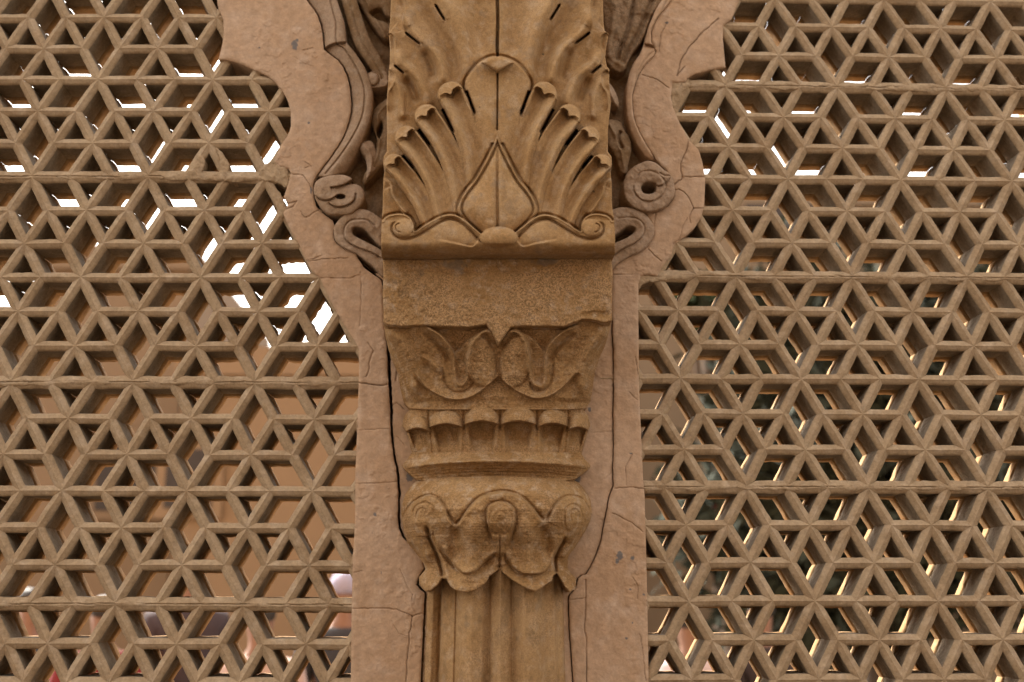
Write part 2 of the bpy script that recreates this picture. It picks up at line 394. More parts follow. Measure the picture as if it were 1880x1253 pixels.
cracksR = [
    (jag([(1128, 898), (1155, 895), (1180, 897), (1190, 899)], 1, seed=31), .9, 5), (jag([(1124, 943), (1137, 948), (1160, 960), (1180, 977)], 1, seed=32), .7, 4),
    (jag([(1161, 834), (1148, 858), (1149, 892)], 1, seed=33), .7, 3), (jag([(1075, 1065), (1075, 1110), (1074, 1139), (1073, 1160), (1076, 1170), (1077, 1252), (1077, 1330)], .8, seed=34), 1.1, 6),
    (jag([(1046, 1102), (1060, 1100), (1075, 1098)], .8, seed=35), .9, 4), (jag([(1236, 340), (1246, 332), (1252, 328), (1250, 300), (1262, 270), (1265, 255)], 1.3, seed=36), 1.2, 6),
    (jag([(1252, 326), (1275, 325), (1300, 326)], .8, seed=37), 1.0, 5), (jag([(1238, 350), (1246, 348), (1262, 360), (1273, 383), (1266, 398), (1268, 410)], 1.4, seed=38), .9, 5),
    (jag([(1273, 383), (1294, 383)], .8, seed=39), .7, 3), (jag([(1262, 400), (1252, 420), (1247, 440), (1236, 448)], 1, seed=40), .7, 3),
    (jag([(1190, 458), (1214, 480)], 1, seed=41), .8, 4), (jag([(1204, 390), (1201, 412)], .6, seed=42), .8, 4),
    (jag([(1319, 35), (1290, 60), (1263, 90), (1250, 112), (1243, 140)], 1, seed=43), 1.2, 5), (jag([(1257, 123), (1243, 139)], .8, seed=44), 1.4, 4),
    (jag([(1179, 138), (1205, 146), (1228, 162)], .9, seed=45), .8, 4), (jag([(1224, 42), (1214, 62), (1210, 95)], .8, seed=46), 1.0, 4),
    (jag([(1124, 504), (1145, 505), (1160, 505)], .6, seed=47), .8, 3), (jag([(1166, 655), (1170, 680), (1172, 700)], 1.2, seed=48), .9, 3),
    (jag([(1155, 720), (1170, 735)], 1, seed=49), .8, 2.5), (jag([(1161, 1060), (1171, 1076), (1170, 1100)], 1.3, seed=50), .9, 3.5), (jag([(1128, 642), (1098, 648)], 1, seed=51), .6, 2),
    (jag([(1174, 1165), (1180, 1200), (1186, 1250)], 1.2, seed=52), .7, 3), (jag([(1245, 155), (1260, 245)], 1.0, seed=53), .01, 0)]
spotsL = [(541, 83, 5, 9), (545, 74, 3, 3), (688, 945, 3, 4), (476, 88, 1.6, 1.6), (567, 226, 2.5, 2), (700, 1052, 1, 3), (683, 979, .8, 3), (571, 350, 2, 5)]
spotsR = [(1138, 1021, 6, 7), (1133, 1030, 4, 5), (1161, 1025, 4.5, 4), (1157, 1083, 2, 2), (1150, 1172, 2, 2), (1161, 1144, 1.5, 1.5), (1224, 42, 3, 2), (1187, 115, 2.5, 2), (1182, 1092, 3, 2), (1158, 833, 3, 1.5), (1180, 620, 2, 2)]

def plaster_h(cr_, seed):
    def f(X, Y, sd):
        h = fbm(X, Y, 90, seed) * 1.0 + fbm(X, Y, 22, seed + 3) * .3
        # flaking paint: small plateaus with sharp edges
        fl = fbm(X * .8, Y, 14, seed + 9, 4)
        h = h + .5 * np.tanh((fl - .45) * 11) * sstep(-.1, .6, fbm(X, Y, 130, seed + 21))
        h = h + fbm(X, Y, 5, seed + 31, 2) * .28
        for pts, wd, dp in cr_:
            if dp: h = h - ridge(X, Y, pts, dp * .7, max(wd * .8, .75), 0, 0)
        er = 2.2 + 1.3 * vnoise(X, Y, 18, seed + 5)
        h = h + rounded(sd, 1) * 0 - 2.4 * np.exp(-sd / np.maximum(er, .8)) + np.where(sd < 7, vnoise(X, Y, 7, seed + 8) * .8 * (1 - sd / 7), 0)
        return h
    return f
def plaster_w(cr_, spots, seed):
    def f(X, Y, sd):
        g = np.zeros(X.shape)
        for pts, wd, dp in cr_:
            if dp: g = np.maximum(g, ridge(X, Y, pts, min(.8, .25 + wd * .45), wd * .6, 0, 0) * (.6 + .5 * vnoise(X, Y, 25, 3)))
        r = np.zeros(X.shape)
        for sx, sy, rx, ry in spots:
            q = np.hypot((X - sx) / rx, (Y - sy) / ry) + .35 * vnoise(X, Y, 3.2, seed)
            r = np.maximum(r, 1 - sstep(.85, 1.15, q))
        return r * .9, g, X * 0
    return f

t_plL = thing('plaster_frame', P(690, 1330, 0), 'pink plastered pilaster left of the column, split from it by a long black gap', 'plaster frame')
sheet('plaster_face', PLpoly, plaster_h(cracksL, 1), M_PLASTER, t_plL, 1.35, 78, wearfun=plaster_w(cracksL, spotsL, 4))
t_plR = thing('plaster_frame', P(1160, 1330, 0), 'pink plastered pilaster right of the column, with branching cracks and two grey chips', 'plaster frame')
sheet('plaster_face', PRpoly, plaster_h(cracksR, 2), M_PLASTER, t_plR, 1.35, 78, wearfun=plaster_w(cracksR, spotsR, 5))

# plaster bedding right behind the column, between the two gaps
gapL = [(p[0] + 4.4 + _r.uniform(-.7, .7) + (1.5 if 600 < p[1] < 760 else 0), p[1]) for p in PL_in if p[1] > 500]
gapR = [(p[0] - 2.4, p[1]) for p in PR_in if p[1] > 500]
bed = np.array(gapL + [(703, 505), (1120, 500)] + gapR)
cracksB = [(jag([(726, 650), (731, 670), (727, 700)], 1, seed=61), 1.2, 5), (jag([(715, 747), (728, 740), (742, 752)], 1, seed=62), .8, 3), (jag([(1124, 792), (1090, 795)], .8, seed=63), .6, 2),
           (jag([(1064, 842), (1078, 856)], 1, seed=64), 1.4, 4), (jag([(1110, 880), (1124, 868)], 1.2, seed=65), .9, 3), (jag([(728, 800), (745, 820)], 1, seed=66), .7, 3)]
def bed_h(X, Y, sd): return plaster_h(cracksB, 7)(X, Y, sd) - 5 + 5 * sstep(1090, 1125, X) * 0
sheet('plaster_bedding', bed, bed_h, M_PLASTER, t_plR, 1.5, 60, wearfun=plaster_w(cracksB, [(752, 875, 6, 9), (1060, 880, 7, 8), (1083, 752, 3, 4)], 8))


RG = 1.15

# =================================================================== CARVED COLUMN
t_col = thing('carved_column', P(913, 1330, -.06), 'ochre sandstone column with carved leaf capital and palmette bracket between the two lattice screens', 'column')

# ---- palmette bracket block (top)
blk = [(716, -60), (717.7, 0), (716, 40), (713.7, 60), (716, 90), (715.5, 118), (713.7, 128), (712, 160), (709.7, 188), (710.5, 240), (710, 279), (704.5, 288), (703.2, 300), (705.5, 316), (703.7, 331),
       (702.5, 380), (700.5, 410), (699.7, 440), (700.0, 466), (702, 469.5), (1127, 470.5), (1129, 467), (1129.5, 440), (1128, 410), (1124, 380), (1122.5, 331), (1121, 318), (1123.8, 300), (1122.5, 288), (1116, 279), (1116, 240),
       (1121.5, 190), (1118.5, 150), (1119, 128), (1114, 122), (1111, 105), (1113, 88), (1117.5, 62), (1110, 57), (1108, 40), (1107, 0), (1107, -60)]
BASE = 160.0
fing = [  # spine (head first), head radius
    (cr(c1([(412, 757), (480, 840), (545, 940), (590, 1050)]), 6), 19.5), (cr(c1([(468, 634), (545, 740), (610, 860), (650, 1010)]), 6), 21.5),
    (cr(c1([(560, 537), (640, 660), (700, 800), (740, 960)]), 6), 23), (cr(c1([(672, 439), (728, 560), (778, 700), (803, 860)]), 6), 24.5)]
slitsP = [c1([(448, 718), (500, 782)]), c1([(520, 598), (578, 674)]), c1([(632, 502), (690, 616)]), c1([(741, 420), (783, 528)])]
slitsT = [c1([(597, 18), (648, 98)]), c1([(460, 148), (536, 206)]), c1([(408, 300), (458, 341)])]
cenleaf = cr(c1([(888, 262), (930, 268), (985, 300), (1035, 370), (1037, 430), (1020, 480), (1000, 520), (990, 700), (888, 760), (786, 700), (782, 530), (752, 470), (739, 430), (740, 370), (790, 300), (845, 268)]), 6, True)
lipd = np.array(c1([(812, 290), (845, 268), (888, 262), (925, 268), (948, 283), (915, 308), (888, 332), (850, 312)]))
bud = np.vstack([cr(c1([(888, 598), (904, 650), (925, 700), (958, 765), (1000, 830), (1040, 880), (1066, 930), (1070, 975), (1040, 1020), (1000, 1062), (960, 1100)]), 5),
                 cr(c1([(816, 1100), (776, 1062), (736, 1020), (708, 975), (711, 930), (740, 880), (780, 830), (818, 765), (850, 700), (872, 650), (888, 598)]), 5)[:-1]])
L3 = lambda pts: cc(560, 240, 4.819, pts)
mtopL = cr(L3([(690, 800), (712, 768), (760, 745), (850, 738), (925, 770), (962, 835), (966, 895), (1020, 868), (1080, 828), (1200, 762), (1300, 743), (1390, 775), (1480, 850), (1560, 915), (1600, 945)]), 6)
mtopR = mir(mtopL, 913.6)[::-1]
mould = np.array([(690, 490), (690, 406)] + [tuple(p) for p in mtopL] + [(917, 440)] + [tuple(p) for p in mtopR] + [(1138, 406), (1138, 490)])
grooveM = cr(L3([(1590, 985), (1540, 960), (1470, 885), (1400, 822), (1310, 780), (1230, 792), (1080, 882), (970, 942), (880, 962), (810, 940), (768, 890), (770, 835), (800, 812), (830, 822)]), 6)
spiral = cr(L3([(830, 822), (806, 835), (800, 860), (815, 890), (850, 905)]), 5)

def both(f):
    """carve the left half and its mirror image"""
    def g(X, Y):
        Xm = np.where(X > AX, 2 * AX - X, X)
        return f(Xm, Y)
    return g

def finger_h(X, Y):
    H = np.full(X.shape, -99.0)
    for pts, r in fing:
        d, s, sg = dpoly(X, Y, pts, r + 6)
        q = sg / r                                    # + is the outer (left) side: the curve runs downwards
        hd = pts[0]; ax = pts[0] - pts[2]; ax = ax / np.hypot(*ax)
        a = (X - hd[0]) * ax[0] + (Y - hd[1]) * ax[1]; t = -(X - hd[0]) * ax[1] + (Y - hd[1]) * ax[0]
        fade = 1 - sstep(.55, 1.0, s)
        head = (1 - sstep(.0, .30, s))
        prof = 20 + 7.5 * np.exp(-((q - .58) / .33) ** 2) - 5.5 * np.exp(-((q + .15) / .34) ** 2) * (.35 + .65 * fade) + 2.6 * np.exp(-((q + .86) / .16) ** 2) * (1 - sstep(.1, .5, s))
        prof = prof + 6.0 * np.exp(-((np.abs(q) - .86) / .17) ** 2) * head * (d > 0)
        b = .34 * r - .30 * r * np.exp(-((t / r) / .22) ** 2) - .35 * r * sstep(.7, 1.05, np.abs(t / r))
        lp = sstep(-.9, .9, a - b) * (d < r * 1.02)
        lph = 29.5 - 5.5 * (np.clip(a, 0, None) / r) ** 2 + 1.5 * np.exp(-((a - b) / 2.5) ** 2)
        prof = np.where(lp > 0, prof * (1 - lp) + lph * lp, prof) - 3.5 * np.exp(-((a - b + 4.0) / 3.4) ** 2) * (a < b) * (np.abs(t) < .8 * r) * head
        m = sstep(-1.2, .6, r - d)
        r2 = rounded(np.clip(r - d, 0, None), 3.0)
        cur = (prof + r2 * (1 - sstep(.15, .5, s))) * m + (1 - m) * -99
        H = np.maximum(H, np.where(d < r + 1.2, cur, -99))
    return H

flame5 = cr(c1([(352, 822), (372, 828), (392, 850), (402, 900), (430, 950), (470, 1010)]), 5)
tips = [(cr(c1([(386, 150), (408, 170), (412, 210), (404, 260), (412, 296), (440, 325)]), 6), 15), (cr(c1([(384, 320), (404, 336), (410, 360), (400, 395), (378, 430), (374, 480), (380, 520)]), 6), 13),
        (cr(c1([(458, -60), (450, -20), (459, 40), (450, 100), (453, 132), (470, 150)]), 6), 12)]
ridT = [(cr(c1([(560, -120), (640, 10), (700, 120), (735, 240), (745, 420)]), 6), 17, 12), (cr(c1([(462, 20), (482, 120), (560, 205), (620, 300), (645, 420)]), 6), 12, 13.5),
        (cr(c1([(418, 210), (445, 290), (512, 350), (556, 440), (570, 520)]), 6), 11, 12), (cr(c1([(400, 345), (420, 390), (440, 450), (450, 560)]), 6), 9, 9)]
valT = [(cr(c1([(500, -20), (600, 120), (680, 260), (700, 400)]), 6), 11, 8), (cr(c1([(540, 215), (580, 290), (600, 380)]), 6), 8, 8), (cr(c1([(455, 350), (485, 400), (520, 480)]), 6), 7, 7),
        (cr(c1([(462, 420), (462, 560)]), 4), 2.2, 3.0), (cr(c1([(800, -60), (800, 120), (790, 280)]), 6), 20, 6)]
bgpatch = np.array(c1([(300, -160), (470, -160), (452, -20), (458, 40), (449, 100), (452, 140), (425, 150), (380, 146), (300, 140)]))

def top_leaf(X, Y):
    h = -6 * ((AX - X) / 200.0) ** 2 * 1.0 + 5 * np.cos(np.clip((AX - X) / 200, 0, 1) * 1.5)
    h = h + 3 * sstep(140, -40, Y)
    for p, wd, A in ridT: h = h + ridge(X, Y, p, A, wd, .18, .15)
    for p, wd, A in valT: h = h - ridge(X, Y, p, A, wd, .25, .2)
    for p, L in tips: h = h + lip(X, Y, p, -5.5, L * .8, .02, .2, .9) + ridge(X, Y, p, 2.0, 2.2, .02, .2)
    sdb = sdpoly(X, Y, bgpatch, 12); h = h - 11 * sstep(-.8, .8, sdb)
    for s in slitsT:
        h = h - ridge(X, Y, s, 26, 1.6, .15, .2) + ridge(X, Y, s, 2, 6, .1, .1)
    return h

def block_left(X, Y):
    h = top_leaf(X, Y)
    h = h - ridge(X, Y, [(912.8, -70), (912.8, 112)], 16, 1.7, 0, .02)
    hf = finger_h(X, Y)
    # lower flame tip left of the fingers
    h5 = 12 + lip(X, Y, flame5, -5, 8, .02, .1, .9) + ridge(X, Y, cr(c1([(385, 860), (410, 920), (470, 990)]), 5), 5, 7, .05, .1)
    m5 = sstep(324, 336, Y)
    h = np.maximum(h, np.where(Y > 328, h5 * m5 + h * (1 - m5), -99))
    h = np.maximum(h, hf)
    # fill between the fingers low down
    h = np.where((Y > 300) & (X > 790), np.maximum(h, 16), h)
    sdc = sdpoly(X, Y, cenleaf, 30)
    hc = 25 - 4 * ((913 - X) / 60.0) ** 2 + 2.5 * np.exp(-((X - 898) / 11.0) ** 2) * sstep(180, 250, Y) + rounded(np.clip(sdc, 0, None), 4) * 1.2 - 5 * sstep(210, 300, Y) * np.exp(-((X - 880) / 12.0) ** 2)
    mc = sstep(-.9, .7, sdc)
    h = h - 4.5 * np.exp(-((sdc + 2.6) / 2.2) ** 2) * (Y < 215)
    hc = hc - 4.5 * sstep(205, 260, Y) * sstep(24, 0, sdc)
    h = h * (1 - mc) + np.maximum(h * sstep(190, 230, Y), hc) * mc
    for s in slitsP:
        h = h - ridge(X, Y, s, 34, 1.7, .02, .16)
    h = h - ridge(X, Y, [(914.5, 134), (914.5, 240)], 16, 1.9, .02, .02)
    sdl = sdpoly(X, Y, lipd, 10); h = h + 8.5 * sstep(-.7, .7, sdl) + 2 * sstep(0, 5, sdl)
    # bud
    sb = sdpoly(X, Y, bud, 60)
    mb = sstep(-.8, .8, sb)
    hb = 24 + 14 * (1 - np.exp(-np.clip(sb - 6, 0, 99) / 14)) + 4.5 * np.exp(-((sb - 2.6) / 2.0) ** 2) - 2.6 * np.exp(-((sb - 6.3) / 1.5) ** 2)
    hb = hb - 4.5 * np.exp(-((X - 913.5) / 2.6) ** 2) * sstep(7, 14, sb) + 2.5 * np.exp(-((X - 905) / 7.0) ** 2) * sstep(6, 16, sb)
    h = h * (1 - mb) + hb * mb
    h = h - 6 * np.exp(-((sb + 2.5) / 2.2) ** 2) * (Y > 262)
    # base moulding with volutes
    sm = sdpoly(X, Y, mould, 60)
    mm = sstep(-.8, .8, sm)
    yy = np.clip((Y - 437) / 33.0, -1, 1)
    hm = 37 + 4 * np.sqrt(np.clip(1 - yy ** 2, 0, 1)) - 24 * np.clip((Y - 445) / 25.0, 0, 1) ** 2 - 3 * sstep(466, 471, Y)
    hm = hm + 2.5 * np.exp(-((sm - 1.5) / 1.3) ** 2) * (Y < 452)
    hm = hm - ridge(X, Y, grooveM, 5.5, 2.4, .0, .08) + lip(X, Y, grooveM, 1.5, 5, .02, .1) - ridge(X, Y, spiral, 4, 1.3, .0, .1)
    dv = np.hypot(X - 742, Y - 418)
    hm = hm + 5 * np.sqrt(np.clip(1 - (dv / 17.0) ** 2, 0, 1))
    # facets that run out from the ball
    hm = hm + lip(X, Y, cr([(880, 436), (868, 452), (840, 447), (800, 440)], 6), -2.2, 7, .0, .3)
    h = h * (1 - mm) + hm * mm
    h = h - 5 * np.exp(-((sm + 2.2) / 2.0) ** 2) * (Y > 380)
    return h

def block_h(X, Y, sd):
    Xw = X + .9 * vnoise(X, Y, 40, 71); Yw = Y + .9 * vnoise(X, Y, 40, 72)
    h = both(block_left)(Xw, Yw)
    e = np.hypot((X - 916) / 35.0, (Y - 437) / 20.0)
    h = np.maximum(h, np.where(e < 1, 40 + 12 * np.sqrt(np.clip(1 - e * e, 0, 1)), -99) - np.where(Y > 447, (Y - 447) * .9, 0))
    h = h + fbm(X, Y, 30, 5) * .5 + fbm(X, Y, 6, 6, 2) * .18
    return BASE + 1.4 * (h - 12) + 8 + rounded(sd, 2.2)
def block_w(X, Y, sd):
    g = np.zeros(X.shape)
    for sx, sy, r in ((881, 197, 1.6), (997, 100, 2.2), (810, 398, 1.6), (1090, 352, 2.5), (975, 412, 1.5), (740, 303, 1.3)):
        g = np.maximum(g, 1 - sstep(.6, 1.1, np.hypot(X - sx, Y - sy) / r))
    r = sstep(.55, 1.0, fbm(X, Y, 26, 44, 4)) * .22
    return r, g * .8, sstep(.3, .9, fbm(X, Y, 60, 45, 3)) * .25
sheet('palmette_bracket', blk, block_h, M_OCHRE, t_col, 1.15, 10, wearfun=block_w)

RG = 1.6
# ---- capital: square abacus, leaf bell, petals, ring, bulb
def side(X, cx, hw, n):
    t = np.clip(np.abs(X - cx) / hw, 0, 1)
    return (1 - t ** n) ** (1.0 / n)

aba = [(703, 476), (704, 500), (702.5, 540), (704, 575), (703.5, 592), (712, 598), (740, 600), (776, 598), (800, 600), (860, 601), (893, 597), (903, 610), (915, 633), (926, 617), (938, 602), (960, 599), (1000, 600), (1037, 600),
       (1052, 594), (1068, 588), (1080, 587), (1096, 590), (1110, 594), (1124, 589), (1124, 545), (1125, 500), (1122, 474)]
def aba_h(X, Y, sd):
    h = 150 + fbm(X, Y, 45, 81) * 1.5 + fbm(X, Y, 9, 82, 3) * 1.2 * sstep(495, 520, Y) + fbm(X, Y, 3.5, 83, 2) * .55 * sstep(495, 520, Y)
    h = h - 2.0 * (Y < 500) * sstep(.0, 4, (500 + 9 * np.sin((X - 700) / 60)) - Y) * (1 - np.abs((X - 895) / 240) ** 2)
    h = h - 4 * sstep(.3, .9, np.exp(-((X - 1095) ** 2 / 900 + (Y - 578) ** 2 / 70))) + rounded(sd, 3.5) * 1.2
    for c in (jag([(780, 482), (800, 490), (820, 503), (850, 507), (868, 500)], 1, seed=90), jag([(858, 478), (857, 500)], .5, seed=91), jag([(949, 476), (950, 500), (925, 500), (914, 490), (914, 476)], .5, seed=92), jag([(760, 476), (790, 478), (805, 484)], .8, seed=93)):
        h = h - ridge(X, Y, c, 1.6, 1.1, 0, 0)
    return h
def aba_w(X, Y, sd):
    tz = np.array([(792, 470), (805, 484), (835, 500), (850, 506), (900, 500), (960, 503), (1010, 493), (1030, 478), (1030, 466)])
    q = sdpoly(X, Y, tz, 30) + 2 * vnoise(X, Y, 9, 5)
    q2 = 1 - sstep(.8, 1.1, np.hypot((X - 888) / 15.0, (Y - 552) / 12.0) + .4 * vnoise(X, Y, 7, 6))
    q3 = 1 - sstep(.8, 1.15, np.hypot((X - 1100) / 34.0, (Y - 578) / 11.0) + .3 * vnoise(X, Y, 9, 7))
    pit = (1 - sstep(-1, 3, q)) * (1 - .9 * np.maximum(q2, q3)) * (.68 + .55 * fbm(X, Y, 40, 11))
    r = np.zeros(X.shape)
    for a, b, rx, ry in ((835, 488, 22, 14), (1000, 482, 24, 9), (1062, 566, 6, 3), (772, 500, 9, 9)):
        r = np.maximum(r, (1 - sstep(.6, 1.2, np.hypot((X - a) / rx, (Y - b) / ry) + .4 * vnoise(X, Y, 8, 12))) * (.9 if rx < 7 else .5))
    g = sstep(.5, 1.0, np.exp(-((X - 755) ** 2 + (Y - 525) ** 2) / 900.0) + .5 * fbm(X, Y, 12, 13)) * .5
    return r, g, pit
sheet('abacus', aba, aba_h, M_ABA, t_col, 1.2, 5, wearfun=aba_w)

C2 = lambda pts: cc(640, 440, 3.298, pts)
bell = [(704, 590), (708, 620), (714, 645), (722, 664), (731, 690), (736, 720), (741, 738), (752, 750), (785, 752), (1040, 752), (1076, 750), (1084, 738), (1088, 715), (1092, 685), (1100, 660), (1112, 632), (1121, 600), (1123, 586), (913, 580)]
def hwid(Y, tab):
    ys, l, r = zip(*tab); return np.interp(Y, ys, l), np.interp(Y, ys, r)
tabB = [(590, 703, 1124), (620, 708, 1118), (645, 714, 1106), (664, 721, 1098), (690, 730, 1091), (720, 735, 1088), (745, 740, 1084), (760, 745, 1080)]
eggL = (882, 664, 29, 47, -.16); eggR = (946, 665, 29, 47, .13)
scal = cr(C2([(400, 800), (450, 880), (520, 930), (600, 965), (680, 970), (760, 945), (850, 880), (912, 822)]), 6)
scalR = cr(C2([(912, 822), (960, 880), (1040, 930), (1120, 962), (1200, 955), (1280, 910), (1360, 830), (1390, 800)]), 6)
sL = cr(C2([(450, 525), (520, 560), (580, 610), (622, 680), (640, 760), (650, 860), (690, 880), (720, 830), (725, 740), (745, 640), (800, 575), (850, 560), (905, 630)]), 6)
sR = cr(C2([(1370, 525), (1300, 560), (1240, 610), (1200, 680), (1190, 760), (1180, 880), (1130, 880), (1100, 830), (1090, 740), (1075, 640), (1040, 580), (985, 560), (915, 640)]), 6)
sL2 = cr(C2([(560, 760), (590, 880), (650, 925), (720, 910), (770, 850)]), 6); sR2 = cr(C2([(1240, 740), (1225, 860), (1180, 915), (1120, 910), (1095, 850)]), 6)
recL = np.array(C2([(450, 505), (850, 505), (845, 540), (780, 570), (720, 610), (680, 670), (640, 690), (610, 640), (560, 580)]))
recR = np.array(C2([(985, 505), (1400, 505), (1300, 560), (1230, 620), (1185, 690), (1150, 640), (1100, 590), (1040, 560)]))
def bell_h(X, Y, sd):
    l, r = hwid(Y, tabB); cx = (l + r) / 2; hw = (r - l) / 2 + 1.5
    H = np.interp(Y, [585, 610, 640, 665, 700, 740, 755], [140, 133, 117, 106, 100, 99, 98])
    n = np.interp(Y, [590, 740], [7, 2.6])
    t = np.clip(np.abs(X - cx) / hw, 0, 1)
    h = H * (1 - t ** n) ** (1 / n)
    # the corner leaves fold out under the abacus corners: crest line, hollow either side
    for c in (cr([(708, 598), (742, 640), (762, 690), (758, 735)], 6), cr([(1120, 596), (1086, 640), (1068, 690), (1078, 735)], 6)):
        h = h + ridge(X, Y, c, 12, 13, .15, .2)
    for rc in (recL, recR):
        q = sdpoly(X, Y, rc, 30); h = h - 13 * sstep(-1, 5, q)
    for s in (scal, scalR):
        h = h + lip(X, Y, s, -4.5, 10, .08, .02) + ridge(X, Y, s, 3.2, 2.4, .05, .02)
    h = h + ridge(X, Y, sL, 6.5, 4.2, .04, .04) + ridge(X, Y, sR, 6.5, 4.2, .04, .04) - ridge(X, Y, sL2, 3.5, 2.2, .1, .1) - ridge(X, Y, sR2, 3.5, 2.2, .1, .1)
    for ex, ey, rx, ry, a in (eggL, eggR):
        u = (X - ex) * math.cos(a) + (Y - ey) * math.sin(a); v = -(X - ex) * math.sin(a) + (Y - ey) * math.cos(a)
        e = np.hypot(u / rx, v / ry)
        h = h + np.where(e < 1, 17 * np.sqrt(np.clip(1 - e * e, 0, 1)), 0) * (Y > 606) - 1.0 * np.exp(-((e - 1.06) / .08) ** 2)
    h = h + ridge(X, Y, cr(C2([(430, 700), (520, 760), (560, 820)]), 5), 4, 5, .2, .2) - ridge(X, Y, cr(C2([(440, 560), (520, 620), (590, 700), (610, 770)]), 5), 5, 4, .2, .2) - ridge(X, Y, cr(C2([(1390, 560), (1310, 620), (1240, 700), (1215, 770)]), 5), 5, 4, .2, .2)
    h = h - 4 * sstep(731, 741, Y + 4 * np.cos((X - 913) / 110)) + fbm(X, Y, 14, 20, 3) * 1.5 + fbm(X, Y, 5, 21, 3) * .9
    return h
def bell_w(X, Y, sd):
    e = np.exp(-(((X - 912) / 75.0) ** 4 + ((Y - 660) / 62.0) ** 4))
    return X * 0, sstep(.7, 1.2, fbm(X, Y, 20, 47, 3)) * .25, np.clip(e * .35 + .42 + .4 * fbm(X, Y, 26, 46, 3), 0, 1)
sheet('leaf_bell', bell, bell_h, M_CAP, t_col, 1.15, 0, wearfun=bell_w)

pet = [(744, 790, 764, 788), (787, 851, 753, 780), (851, 918, 746, 775), (918, 986, 746, 775), (986, 1044, 750, 779), (1042, 1081, 758, 786)]
band = [(757, 748), (742, 764), (738, 782), (746, 792), (752, 815), (757, 834), (1068, 834), (1074, 812), (1080, 790), (1084, 782), (1080, 764), (1068, 748), (1000, 738), (830, 738)]
def band_h(X, Y, sd):
    hw = np.interp(Y, [738, 765, 785, 834], [168, 173, 173, 156]); t = np.clip(np.abs(X - 912) / hw, 0, 1)
    base = np.interp(Y, [738, 760, 790, 830, 836], [96, 90, 80, 82, 86]) * (1 - t ** 2.3) ** (1 / 2.3)
    h = base.copy() - 3
    for x0, x1, yt, yl in pet:
        c = (x0 + x1) / 2; r = (x1 - x0) / 2
        yb = yl + 8 * ((X - c) / r) ** 2 - 1.5                    # lower edge of the hood
        u = (X - c) / r
        ytop = yt + (yl + 4 - yt) * (1 - np.sqrt(np.clip(1 - np.abs(u) ** 2.2, 0, 1)))
        v = (Y - ytop) / np.maximum(yb - ytop, 3)
        m = (np.abs(u) < 1) & (v > 0) & (v < 1.06)
        dome = (1 - np.clip(np.abs(u), 0, 1) ** 3) ** .5
        hh = 26 * dome * np.sin(np.clip(v, 0, 1) * 1.5) * (1 - sstep(.97, 1.05, v))
        h = np.where(m, np.maximum(h, base + hh), h)
        # stem under the hood: hollow between raised stems that narrow downwards
        rr = r * np.interp(Y, [yl, 828], [.80, .62])
        w2 = np.abs(X - (c + (912 - c) * np.interp(Y, [yl, 830], [0, .06]))) / rr
        below = (Y > yb) & (w2 < 1.25)
        h = np.where(below, h - 14 * sstep(1.0, .72, w2) * sstep(0, 4, Y - yb) * (1 - .75 * sstep(802, 828, Y)) + 3 * np.exp(-((w2 - 1.1) / .12) ** 2), h)
    for c in (787, 851, 918, 986, 1043): h = h - 5 * np.exp(-((X - c) / 1.8) ** 2) * (Y < 790) * (Y > 752)
    return h + fbm(X, Y, 9, 24, 3) * .8 + fbm(X, Y, 3.5, 25, 2) * .4
def pit_w(lo, seed):
    def f(X, Y, sd): return X * 0, sstep(.7, 1.2, fbm(X, Y, 20, seed, 3)) * .25, np.clip(lo + .45 * fbm(X, Y, 26, seed + 1, 3), 0, 1)
    return f
sheet('petal_band', band, band_h, M_CAP, t_col, 1.1, 0, wearfun=pit_w(.4, 61))

ring = [(756, 831), (747, 845), (738, 855), (740.5, 860), (750, 868), (765, 881), (800, 884), (1030, 884), (1056, 880), (1072, 868), (1083, 860), (1084.5, 855), (1074, 844), (1066, 831)]
def ring_h(X, Y, sd):
    t = (X - 912) / 173.0; ye = 848 + 11 * t ** 2 + vnoise(X, Y, 14, 28) * 1.0
    e = (1 - np.clip(np.abs(t), 0, 1) ** 2.4) ** (1 / 2.4)
    up = np.interp(Y - ye, [-20, -12, -4, -1, 1, 5, 20, 34], [82, 86, 100, 105, 103, 94, 76, 70])
    h = up * e
    s2 = np.abs(((Y - ye) % 5.5) - 2.7)
    h = h - 1.2 * (Y > ye + 8) * sstep(1.0, 0, s2)
    return h + fbm(X, Y, 12, 29, 3) * .8 + fbm(X, Y, 4, 30, 2) * .4
sheet('ring_moulding', ring, ring_h, M_CAP, t_col, 1.15, 0, wearfun=pit_w(.35, 63))

C7 = lambda pts: cc(690, 860, 4.178, pts)
bowl = [(772, 878), (757, 890), (745, 906), (738, 925), (737, 943), (739, 960), (742, 978), (748, 997), (760, 1012), (771, 1025), (778, 1036), (781, 1046), (776, 1052), (769, 1060), (770, 1072), (775, 1080), (782, 1086), (792, 1084),
        (803, 1075), (812, 1062), (820, 1064), (826, 1076), (834, 1083), (846, 1087), (857, 1087.5), (869, 1086), (882, 1079), (893, 1069), (899, 1058), (910, 1050), (917.5, 1044), (925, 1053), (935, 1061), (950, 1071), (966, 1081), (982, 1087), (992, 1082), (1002, 1074), (1013, 1068), (1016, 1058),
        (1022, 1052), (1030, 1064), (1038, 1078), (1046, 1088), (1056, 1082), (1058, 1068), (1056, 1060), (1047, 1052), (1042, 1040), (1044, 1020), (1054, 1008), (1063, 994), (1075, 975), (1084, 956), (1087, 940), (1084, 918), (1074, 900), (1062, 886), (1048, 880), (912, 874)]
tabW = [(876, 766, 1056), (890, 752, 1064), (906, 744, 1076), (925, 737, 1084), (943, 736, 1087), (960, 738, 1083), (978, 741, 1075), (997, 747, 1062), (1012, 757, 1052), (1025, 768, 1045), (1045, 776, 1041), (1060, 768, 1056), (1090, 770, 1062)]
